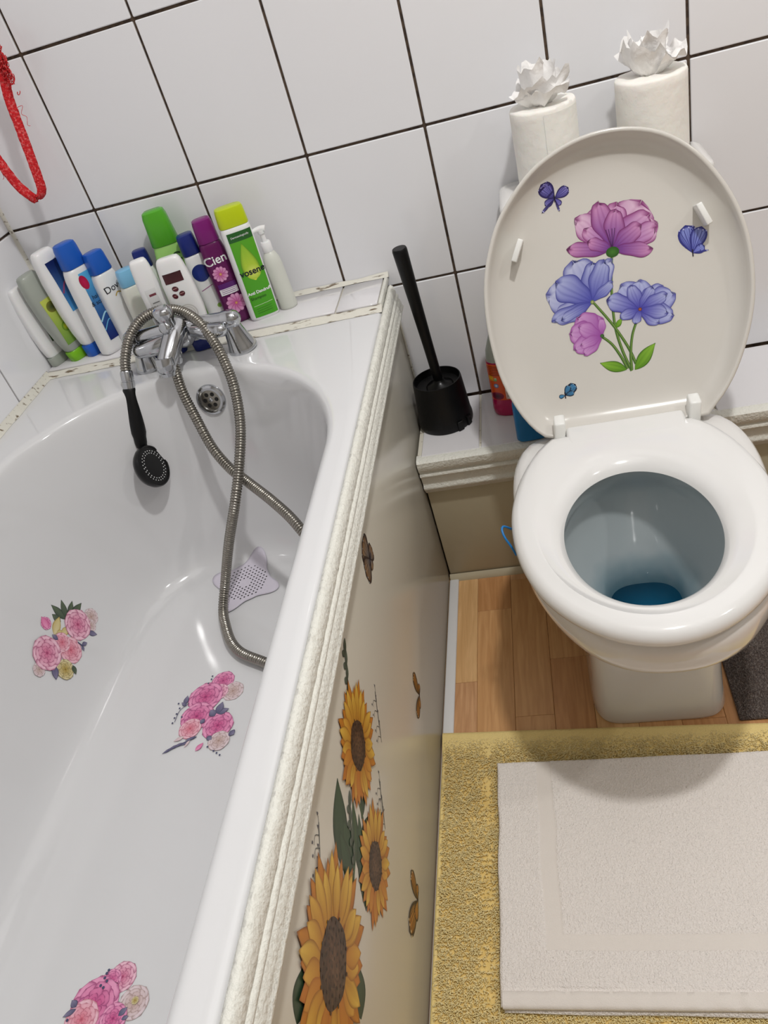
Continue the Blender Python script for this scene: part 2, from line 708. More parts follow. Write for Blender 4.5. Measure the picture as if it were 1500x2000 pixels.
# ---- oak strip floor: each board a child of the floor
BW = .065
ends = {0: -.456, 1: -.285, 2: -.538, 3: -.42, 4: -.31, 5: -.50}
BM = {}
x0 = .674
for i in range(36):
    xa = x0 + BW * i
    xb = min(xa + BW, RX)
    e0 = ends.get(i, -.2 - random.random() * .3)
    cuts = [0]
    y = e0
    while y < -.03:
        y += .33
    seq = []
    y = e0 + .33 * 3
    while y > YF:
        if y < -.02:
            seq.append(y)
        y -= .33 + (.0 if i < 3 else 0)
    cuts = [0] + seq + [YF]
    for k in range(len(cuts) - 1):
        y1, y0 = cuts[k], cuts[k + 1]
        if y1 - y0 < .01:
            continue
        mi = random.randrange(4)
        key = (round(xb - xa, 3), round(y1 - y0, 3), mi)
        if key not in BM:
            V, F = boxg(-(xb - xa) / 2 + .0002, (xb - xa) / 2 - .0002, -(y1 - y0) / 2 + .0002, (y1 - y0) / 2 - .0002, -.008, 0, .0005, 1)
            me = bpy.data.meshes.new('board')
            me.from_pydata(V, [], F)
            me.materials.append(WOODS[mi])
            BM[key] = me
        o = bpy.data.objects.new('board', BM[key])
        COL.objects.link(o)
        o.parent = floor
        o.location = ((xa + xb) / 2, (y0 + y1) / 2, random.uniform(-.0002, 0))

# skirting strips
o = box('baseboard_left', .6815, .7005, YF, -.193, 0, .006, 'strip', bev=.0025)
o['kind'] = 'structure'
o = extrude_profile('baseboard_back', [(-.186, 0), (-.194, 0), (-.1935, .004), (-.190, .010), (-.186, .014)], .683, RX, 'x', 'boxing')
o['kind'] = 'structure'

# ================================================================ PIPE BOXING (low tiled ledge behind the toilet)
LZ = .3135
bx = thing('pipe_boxing', 'low boxed ledge with white tiled top and cream painted front behind the toilet', 'ledge', (1.5, -.1, 0))
box('carcass', .684, RX - .002, -.184, -.001, 0, LZ - .009, 'boxing', bx, bev=.001)
box('grout_bed', .684, RX - .002, -.200, -.001, LZ - .0088, LZ - .0035, 'old_grout', bx)
prev = .690
for c in (.800, .998, 1.196, 1.394, 1.592, 1.79, 1.988, 2.186, 2.384, 2.582, RX - .004):
    V, F = boxg(prev + .002, c - .002, -.190, -.004, LZ - .0034, LZ, .0012, 1)
    part('tile', V, F, 'ledge_tile', bx, smooth=False)
    prev = c
# moulding profile (y, z)
mp_ = [(-.184, .312), (-.1905, .3125), (-.201, .3115), (-.206, .308), (-.2065, .300), (-.2045, .288), (-.2005, .284), (-.2035, .281),
       (-.204, .277), (-.200, .273), (-.1985, .266), (-.1965, .256), (-.1965, .252), (-.1995, .249), (-.1995, .244), (-.1965, .241), (-.193, .236), (-.1885, .230), (-.184, .226)]
extrude_profile('moulding', mp_, .683, RX - .002, 'x', 'mould', bx, ang=50)

# ================================================================ BATH
ZR = .573
CX = .3555


def tub_pt(t, a, bb, bf, z, cyb=-.51, cyf=-1.27, dx=0, e=2.0):
    c, s_ = math.cos(t), math.sin(t)
    x = CX + dx + a * math.copysign(abs(c) ** (2 / e), c)
    y = (cyb + bb * abs(s_) ** (2 / e)) if s_ >= 0 else (cyf - bf * abs(s_) ** (2 / e))
    return Vector((x, y, z))


NT = 200
ts = [2 * PI * (i + .5) / NT for i in range(NT)]


def tub_ring(a, bb, bf, z, e=2.0, dx=0, cyb=-.51):
    out = []
    for t in ts:
        out.append(tub_pt(t, a, bb, bf, z, dx=dx, e=e, cyb=cyb))
    # insert straight side points
    res = []
    K = 14
    for i, p in enumerate(out):
        res.append(p)
        q = out[(i + 1) % NT]
        if (p - q).length > .25:
            for k in range(1, K):
                res.append(p.lerp(q, k / K))
    return res


X0, X1, Y0, Y1 = LX + .001, .6805, -1.74, -.002


def rect_ring(inner, x0, x1, y0, y1, z, r=.0):
    out = []
    for p in inner:
        dx_, dy_ = p.x - CX, p.y - (min(max(p.y, -1.27), -.51))
        cy = min(max(p.y, -1.27), -.51)
        if abs(dy_) < 1e-6:
            out.append(Vector((x1 if dx_ > 0 else x0, p.y, z)))
            continue
        k = 1e9
        if dx_ > 1e-9:
            k = min(k, (x1 - CX) / dx_)
        elif dx_ < -1e-9:
            k = min(k, (x0 - CX) / dx_)
        if dy_ > 0:
            k = min(k, (y1 - cy) / dy_)
        else:
            k = min(k, (y0 - cy) / dy_)
        out.append(Vector((CX + dx_ * k, cy + dy_ * k, z)))
    return out


lip = tub_ring(.300, .315, .32, ZR)
deck = rect_ring(lip, X0, X1 - .006, Y0, Y1, ZR + .0005)
deck2 = rect_ring(lip, X0, X1 - .0015, Y0, Y1, ZR - .003)
deck3 = rect_ring(lip, X0, X1, Y0, Y1, ZR - .010)
deck4 = rect_ring(lip, X0, X1, Y0, Y1, .535)
half = [a.lerp(b, .5) for a, b in zip(lip, deck)]
rings = [deck4, deck3, deck2, deck, half, lip]
for a, bb, bf, z, e in ((.2935, .3085, .31, ZR - .0003, 2.0), (.2885, .3035, .305, ZR - .0020, 2.0), (.284, .299, .30, ZR - .006, 2.0),
                        (.2805, .2955, .295, ZR - .014, 2.0), (.2765, .2915, .29, ZR - .032, 2.0), (.268, .284, .28, .50, 2.03), (.256, .274, .27, .44, 2.08),
                        (.243, .264, .255, .37, 2.15), (.232, .2555, .24, .32, 2.2), (.219, .246, .22, .275, 2.25), (.207, .237, .20, .245, 2.3),
                        (.192, .224, .18, .224, 2.35), (.172, .205, .16, .211, 2.35), (.148, .182, .13, .2055, 2.3), (.11, .14, .1, .2035, 2.2), (.06, .08, .05, .2025, 2.1), (.02, .03, .02, .202, 2.0)):
    rings.append(tub_ring(a, bb, bf, z, e))
bath = thing('bathtub', 'white acrylic bathtub with floral stickers inside and cream panelled side', 'bathtub', (CX, -.85, 0))
fine = rings[:6]
for i in range(5, len(rings) - 1):
    a_, b_, c_, d_ = rings[i - 1] if i > 5 else rings[5], rings[i], rings[i + 1], rings[min(i + 2, len(rings) - 1)]
    for t in (.25, .5, .75, 1):
        fine.append([.5 * (2 * b + (c - a) * t + (2 * a - 5 * b + 4 * c - d) * t * t + (3 * b - a - 3 * c + d) * t ** 3) for a, b, c, d in zip(a_, b_, c_, d_)])
rings = fine
tub = loft('tub', rings, 'acrylic', bath, cap0=False, cap1=True, ang=70)
BV_TUB = bvh_of(tub)

# overflow rosette on the back wall of the basin
hit = BV_TUB.ray_cast(Vector((.371, -.6, .520)), Vector((0, 1, 0)))
oc, on = hit[0], hit[1]
if on.y > 0:
    on = -on
ov = lathe_dir('overflow', oc - on * .001, on, [(.0275, 0), (.0275, .002), (.0262, .0045), (.0225, .0065), (.0185, .0060), (.0180, .0035), (.0178, .002)], 'chrome', bath, n=48, caps=(True, False), ang=30)
_, ou, ovv = frame(on)
lathe_dir('grille', oc + on * .0005, on, [(.0180, 0), (.0180, .0018)], 'hose', ov, n=40)
for k in range(6):
    a = 2 * PI * k / 6
    c = oc + ou * (.0108 * math.cos(a)) + ovv * (.0108 * math.sin(a))
    lathe_dir('grille_hole', c + on * .002, on, [(.0037, 0), (.0037, .0006)], 'dark', ov, n=16)
lathe_dir('screw', oc + on * .0022, on, [(.0036, 0), (.0036, .0006), (.002, .0013)], 'chrome', ov, n=16)

# moulded edge trim along the bath front: bead, groove, textured band
pr = [(.6808, ZR - .004), (.6822, ZR + .003), (.6862, ZR + .0052), (.6905, ZR + .0030), (.6930, ZR - .0035), (.6935, ZR - .0100), (.6925, ZR - .0125),
      (.6945, ZR - .0135), (.6962, ZR - .0160), (.6958, ZR - .0190), (.6945, ZR - .0205), (.6970, ZR - .0235), (.6985, ZR - .031), (.6985, ZR - .0345),
      (.7000, ZR - .0360), (.7000, ZR - .0400), (.6960, ZR - .0440), (.6808, ZR - .0440)]
N = 700
rr = []
for i in range(N + 1):
    y = -.030 + (-1.74 + .030) * i / N
    row = []
    for k, (px_, z_) in enumerate(pr):
        if k in (2, 3, 4, 5):
            d_ = .0009 * noise.noise((0, y * 160, k * 3.1)) + .0007 * noise.noise((5, y * 60, k))
        elif k in (11, 12, 13):
            d_ = .0004 * math.sin(y * 1500 + k)
        else:
            d_ = .0002 * noise.noise((2, y * 80, k))
        row.append((px_ + d_, y, z_ + d_))
    rr.append(row)
et = loft('edge_moulding', rr, 'mould', bath, ang=60)

PX_ = .6805
pn = box('side_panel', .668, PX_, -1.74, -.001, 0, ZR - .036, 'panel', bath, bev=.001)
# stained sealant line at the back end of the panel
box('sealant', .6805, .6835, -.010, -.001, .316, ZR - .045, 'caulk', bath, bev=.001)
cl = []
for i in range(90):
    x = LX + (X1 - LX) * i / 89
    w_ = .013 + .003 * noise.noise((x * 22, 1, 0))
    y = -.116
    cl.append([(x, y + .004, ZR + .0005), (x, y + .002, ZR + .0085 + .001 * noise.noise((x * 30, 0, 0))), (x, y - w_ * .5, ZR + .0045), (x, y - w_, ZR + .0009)])
loft('caulk_bead', cl, 'caulk', bath, ang=80)
cl = []
for i in range(160):
    y = -.116 - (1.6) * i / 159
    w_ = .009 + .004 * noise.noise((y * 18, 4, 0))
    cl.append([(LX + .0006, y, ZR + .0004), (LX + .0006, y, ZR + .013), (LX + w_ * .45, y, ZR + .006), (LX + w_, y, ZR + .0008)])
loft('caulk_bead', cl, 'caulk', bath, ang=80)

# tiled shelf across the head of the bath
SZ = .585
sh = thing('tiled_shelf', 'narrow white tiled shelf across the head of the bath', 'shelf', (.35, -.06, ZR))
box('bed', LX + .001, .680, -.1135, -.001, ZR + .001, SZ - .004, 'old_grout', sh)
prev = LX + .002
for c in (.2, .4, .5985, .6745):
    box('tile', prev + .0015, c - .0015, -.1145, -.008, SZ - .0039, SZ, 'ledge_tile', sh, bev=.001, seg=1)
    prev = c
box('end_strip', .6750, .6812, -.1145, -.002, ZR + .001, SZ + .001, 'mould', sh, bev=.002)
cl = []
for i in range(70):
    x = LX + .001 + (.655) * i / 69
    s_ = .007 + .003 * noise.noise((x * 20, 7, 0))
    cl.append([(x, -.0006, SZ - .003), (x, -.0006, SZ + s_ * .9), (x, -s_ * .5, SZ + s_ * .4), (x, -s_ - .002, SZ + .0004)])
loft('sealant', cl, 'caulk', sh, ang=80)

# ================================================================ TOILET
TX = 1.035
tl = thing('toilet', 'white close-coupled toilet with raised lid showing flower stickers', 'toilet', (TX, -.38, 0))

HW = [(0, .0), (.0, .095), (.012, .115), (.04, .134), (.09, .155), (.16, .1695), (.225, .1685), (.28, .158), (.33, .138), (.37, .110), (.40, .076), (.418, .04), (.425, 0)]


def egg(scale=1., grow=0., y0=-.32, x0=1.03, z=.4, n=96, hw=HW):
    """closed outline from half widths measured from the back"""
    pts = [Vector((w, -d, 0)) for d, w in hw]
    left = [Vector((-p.x, p.y, 0)) for p in pts[::-1]][1:-1]
    loop = pts + left
    cp = []
    m = len(loop)
    for i in range(m):
        a, b, c, d = loop[i - 1], loop[i], loop[(i + 1) % m], loop[(i + 2) % m]
        for j in range(8):
            t = j / 8
            if i == 0 or i == m - 1:
                cp.append(b.lerp(c, t))
            else:
                cp.append(.5 * (2 * b + (c - a) * t + (2 * a - 5 * b + 4 * c - d) * t * t + (3 * b - a - 3 * c + d) * t ** 3))
    # resample by angle about the centre
    cy = -hw[-1][0] / 2 - .02
    C0 = Vector((0, cy, 0))
    ang = sorted([(math.atan2((q - C0).y, (q - C0).x), (q - C0).length) for q in cp])
    out = []
    for i in range(n):
        t = -PI + 2 * PI * (i + .5) / n
        lo = max([k for k, v in enumerate(ang) if v[0] <= t], default=-1)
        a, b = ang[lo], ang[(lo + 1) % len(ang)]
        da = (b[0] - a[0]) % (2 * PI) or 1e-6
        f = ((t - a[0]) % (2 * PI)) / da
        r = a[1] * (1 - f) + b[1] * f
        out.append(Vector((x0 + math.cos(t) * (r * scale + grow), y0 + cy + math.sin(t) * (r * scale + grow), z)))
    return out


def ell(cx, cy, a, b, z, n=96, e=2.0):
    out = []
    for i in range(n):
        t = -PI + 2 * PI * (i + .5) / n
        c, s_ = math.cos(t), math.sin(t)
        out.append(Vector((cx + a * math.copysign(abs(c) ** (2 / e), c), cy + b * math.copysign(abs(s_) ** (2 / e), s_), z)))
    return out


# bowl: outer body, rim, interior
BH = [(0, 0), (.0, .125), (.012, .148), (.05, .166), (.11, .1745), (.20, .1715), (.28, .163), (.34, .145), (.39, .118), (.43, .084), (.452, .045), (.459, 0)]
by0 = -.285


def ped(z, gx, gf):
    cy = (gf - .214) / 2
    return ell(TX, cy, gx, (-gf - .214) / 2, z, e=7.0)


rings = []
for g, t, z in ((-.01, .96, .215), (-.008, .86, .235), (-.006, .60, .262), (-.005, .34, .285), (-.004, .12, .306), (-.003, .02, .326), (.0, 0, .342), (.0, 0, .362), (-.003, 0, .374), (-.010, 0, .380), (-.022, 0, .382)):
    rings.append([a.lerp(b, t) for a, b in zip(egg(1, g, by0, TX, z, hw=BH), ped(z, .100, -.562))])
rings.insert(0, ped(.196, .0995, -.5625))
NOUT = len(rings)
rings.append(ell(1.028, -.545, .122, .163, .382))
for a, b, cy, z, e in ((.116, .157, -.545, .379, 2), (.113, .154, -.545, .370, 2), (.113, .154, -.545, .350, 2), (.119, .158, -.545, .342, 2), (.119, .155, -.541, .32, 2),
                       (.110, .136, -.53, .285, 2), (.094, .110, -.515, .25, 2.1), (.078, .084, -.50, .222, 2.3), (.064, .066, -.490, .200, 2.5), (.056, .056, -.482, .18, 2.7), (.050, .048, -.476, .15, 2.7), (.045, .04, -.47, .12, 2.5)):
    rings.append(ell(1.034, cy, a, b, z, e=e))
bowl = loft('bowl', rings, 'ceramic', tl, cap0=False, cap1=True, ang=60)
bowl.data.materials.append(M['dyed_shaded'])
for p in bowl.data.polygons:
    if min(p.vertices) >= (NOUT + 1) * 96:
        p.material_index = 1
# pedestal: rounded box that flares a little at the foot
rings = [ped(*q) for q in ((.0, .102, -.567), (.006, .1035, -.569), (.03, .1015, -.566), (.08, .099, -.562), (.16, .098, -.560), (.196, .0995, -.5625))]
loft('pedestal', rings, 'ceramic', tl, cap1=False, ang=60)
# shelf of the pan that carries the cistern
box('cistern_platform', TX - .105 + .012, TX + .105 + .012, -.345, -.03, .330, .381, 'ceramic', tl, bev=.018, seg=4)
# cistern
cs = []
for z, a, b in ((.384, .135, .078), (.39, .142, .082), (.42, .147, .086), (.60, .151, .088), (.672, .152, .089)):
    cs.append(ell(1.054, -.004 - .064, a, b - .026, z, e=9.0))
cistern = loft('cistern', cs, 'ceramic', tl, ang=60)
cs = []
for z, g in ((.6725, -.002), (.674, .003), (.690, .0035), (.695, .001), (.697, -.006)):
    cs.append(ell(1.055, -.004 - .065, .153 + g, .0635 + g * .2, z, e=10.0))
loft('cistern_lid', cs, 'ceramic', cistern, ang=60)

# water in the bowl
V, F = loftg([ell(1.034, -.478, .0525, .052, .166, e=2.7), ell(1.034, -.478, .0535, .053, .168, e=2.7)])
part('water', V, F, 'water', tl)

# seat ring
hx, hy, ha, hb = 1.0265, -.553, .0985, .133
ZT = .404
O_ = lambda g, z: egg(1, g, -.325, 1.03, z)
I_ = lambda g, z: ell(hx, hy, ha + g, hb + g, z)
o1, i1 = O_(-.028, ZT + .003), I_(.030, ZT + .001)
rings = [O_(-.006, .3835), O_(-.001, .386), O_(.0, .391), O_(-.0015, .397), O_(-.006, ZT - .001), O_(-.014, ZT + .002), o1]
for t in (.35, .7):
    rings.append([p.lerp(q, t) + Vector((0, 0, .0012 * math.sin(t * PI))) for p, q in zip(o1, i1)])
rings += [i1, I_(.018, ZT - .002), I_(.009, ZT - .007), I_(.003, ZT - .013), I_(.0, .386), I_(.004, .3835)]
V, F = loftg(rings, False, False)
n_ = len(rings[0])
for j in range(n_):
    F.append([(len(rings) - 1) * n_ + j, (len(rings) - 1) * n_ + (j + 1) % n_, (j + 1) % n_, j])
seat = recalc(part('seat', V, F, 'seat', tl))
auto(seat, 80)
# flat back tongue of the seat between the hinges
box('seat_back', TX - .085, TX + .090, -.362, -.309, .388, ZT + .0032, 'seat', seat, bev=.007, seg=5)

# lid: shallow dish standing up against the cistern
LO = Vector((1.04, -.315, .405))
LU = Vector((0, .165, .385)).normalized()
LR = Vector((1, 0, 0))
LN = LR.cross(LU)                     # towards the viewer


def lidp(a, u, d):
    return LO + LR * a + LU * u + LN * d


LB = [(-.1, -.012), (-.123, -.006), (-.146, .021), (-.1648, .06), (-.178, .108), (-.1835, .174), (-.179, .232), (-.1655, .2797), (-.141, .3275), (-.097, .3735), (-.0525, .398),
      (-.005, .4095), (.045, .4075), (.0905, .3925), (.1278, .3650), (.158, .3265), (.182, .2782), (.195, .2255), (.197, .1701), (.191, .125), (.1768, .0786), (.1555, .034), (.1263, -.002), (.1, -.0125)]


def smooth_loop(P, n=96):
    Q = []
    m = len(P)
    P = [Vector((x, y, 0)) for x, y in P]
    for i in range(m):
        a, b, c, d = P[i - 1], P[i], P[(i + 1) % m], P[(i + 2) % m]
        for j in range(10):
            t = j / 10
            Q.append(.5 * (2 * b + (c - a) * t + (2 * a - 5 * b + 4 * c - d) * t * t + (3 * b - a - 3 * c + d) * t ** 3))
    C0 = Vector((.007, .2, 0))
    ang = sorted([(math.atan2((q - C0).y, (q - C0).x), (q - C0).length) for q in Q])
    out = []
    for i in range(n):
        t = -PI + 2 * PI * (i + .5) / n
        lo = max([k for k, v in enumerate(ang) if v[0] <= t], default=-1)
        a, b = ang[lo], ang[(lo + 1) % len(ang)]
        f = ((t - a[0]) % (2 * PI)) / ((b[0] - a[0]) % (2 * PI) or 1e-6)
        out.append((C0, t, a[1] * (1 - f) + b[1] * f))
    return out


LL = smooth_loop(LB)


def lring(g, d, s=1.):
    return [lidp(C0.x + math.cos(t) * (r * s + g), C0.y + math.sin(t) * (r * s + g), d) for C0, t, r in LL]


rings = [lring(0, -.043, .02), lring(-.06, -.043), lring(-.025, -.038), lring(-.006, -.022), lring(0, -.006), lring(0, -.0015), lring(-.0012, 0), lring(-.0045, 0), lring(-.0062, -.0016),
         lring(-.0085, -.009), lring(-.0130, -.0170), lring(-.0200, -.0240), lring(-.0300, -.0295), lring(-.0430, -.0325), lring(-.0600, -.0345), lring(0, -.035, .5), lring(0, -.035, .02)]
lid = loft('lid', rings, 'lid', tl, ang=60)
BV_LID = bvh_of(lid)
LID_FN = on_bvh(BV_LID, lambda a, b: lidp(a, b, .05), -LN)


def slab(name, cx, u, d0, d1, w, l, rot, parent, m='hinge', bev=.0015):
    """small block on the lid: centre (cx,u), width w, length l, depth d0..d1"""
    V, F = boxg(-w / 2, w / 2, -l / 2, l / 2, d0, d1, bev, 2)
    c, s_ = math.cos(rot), math.sin(rot)
    W = [lidp(cx + v.x * c - v.y * s_, u + v.x * s_ + v.y * c, v.z) for v in V]
    return auto(part(name, W, F, m, parent), 50)


# hinges
for hxx in (TX - .096, TX + .101):
    V, F = boxg(hxx - .0085, hxx + .0085, -.332, -.304, .384, .424, .003, 2)
    W = [Vector((v.x + (.004 if v.z > .41 else 0), v.y + (.006 if v.z > .41 else 0), v.z)) for v in V]
    auto(part('hinge', W, F, 'hinge', tl), 50)

# blue rim-block clip hooked over the bowl rim
cp = [(.862, -.500, .372), (.853, -.507, .386), (.8475, -.512, .3925), (.846, -.519, .391), (.849, -.527, .384), (.856, -.534, .372), (.8605, -.538, .360)]
o = tube('rim_clip', cp, .0016, 'blue_wire', None, n=8)
tagit(o, 'thin blue plastic clip loop poking out beside the left rim of the toilet', 'clip')

LIDA = {'b1': ((-0.0588, 0.338),
        [((-0.0758, 0.3604), 0.36), ((-0.0373, 0.349), 0.28), ((-0.074, 0.3312), 0.3), ((-0.0506, 0.3275), 0.28), ((-0.0799, 0.3215), 0.07), ((-0.054, 0.3188), 0.07)]),
 'b2': ((0.1238, 0.2224), [((0.1171, 0.2626), 0.3), ((0.139, 0.2565), 0.28), ((0.1406, 0.229), 0.34), ((0.1457, 0.2222), 0.05)]),
 'b3': ((-0.0826, 0.0481), [((-0.0649, 0.0628), 0.3), ((-0.0743, 0.0629), 0.26), ((-0.0923, 0.0465), 0.3), ((-0.0681, 0.0505), 0.26)]),
 'bl_back': [((-0.0502, 0.242), 0.42), ((0.0157, 0.2315), 0.2), ((-0.0874, 0.2048), 0.36), ((-0.0807, 0.1703), 0.3)],
 'bl_base': (-0.0242, 0.1809),
 'bl_front': [((-0.0222, 0.2378), 0.28), ((-0.0, 0.2362), 0.24), ((-0.0679, 0.2238), 0.34), ((-0.0842, 0.1616), 0.18), ((-0.0704, 0.1605), 0.16),
              ((0.0053, 0.2068), 0.2)],
 'br_back': [((0.0213, 0.1976), 0.4), ((0.0508, 0.1977), 0.4), ((0.0751, 0.1868), 0.36), ((0.0934, 0.1668), 0.34), ((0.0896, 0.1435), 0.3)],
 'br_base': (0.0426, 0.1572),
 'br_front': [((-0.0028, 0.1767), 0.28), ((0.0357, 0.1947), 0.26), ((0.0605, 0.1868), 0.24), ((0.081, 0.1737), 0.24), ((0.0134, 0.1491), 0.26), ((0.0657, 0.1315), 0.3),
              ((0.0345, 0.1374), 0.3), ((0.0792, 0.1418), 0.26)],
 'buf1': (-0.1224, 0.276, -0.461),
 'buf2': (0.1392, 0.2721, 0.396),
 'fp_back': [((0.0546, 0.3103), 0.42), ((-0.0039, 0.3116), 0.3), ((0.076, 0.2771), 0.3), ((-0.0368, 0.2976), 0.26)],
 'fp_base': (0.0134, 0.2497),
 'fp_front': [((0.0088, 0.3196), 0.24), ((0.03, 0.3028), 0.26), ((-0.0488, 0.2634), 0.18), ((0.0558, 0.2757), 0.28), ((0.0683, 0.2456), 0.2), ((-0.0181, 0.2695), 0.26)],
 'fp_mid': [((0.0281, 0.3118), 0.3), ((0.0699, 0.287), 0.32), ((-0.0237, 0.2839), 0.28), ((0.0787, 0.2622), 0.22)],
 'leaves': [((0.0253, 0.0691), (0.061, 0.1016), 0.2), ((0.0134, 0.0713), (-0.0233, 0.0906), 0.2), ((0.0052, 0.1368), (0.0163, 0.1485), 0.25)],
 'sp_base': (-0.0163, 0.1285),
 'sp_tips': [((-0.0318, 0.1624), 0.4), ((-0.0513, 0.1592), 0.4), ((-0.0634, 0.1381), 0.4), ((-0.0605, 0.1195), 0.3), ((-0.0434, 0.1021), 0.22), ((-0.0491, 0.1471), 0.3),
             ((-0.0139, 0.1543), 0.22), ((-0.0488, 0.1197), 0.24)],
 'stem1': [(0.0117, 0.2412), (0.007, 0.2087), (0.0045, 0.1752), (0.0044, 0.137), (0.0107, 0.1008), (0.0206, 0.0684)],
 'stem2': [(-0.0221, 0.1789), (-0.0063, 0.1544), (0.0062, 0.1328), (0.0201, 0.103), (0.0278, 0.0781)],
 'stem3': [(0.0355, 0.1403), (0.0274, 0.1211), (0.0221, 0.0948), (0.0208, 0.0699)],
 'stem4': [(-0.0171, 0.1279), (-0.0037, 0.1137), (0.0069, 0.0937), (0.015, 0.0726)]}
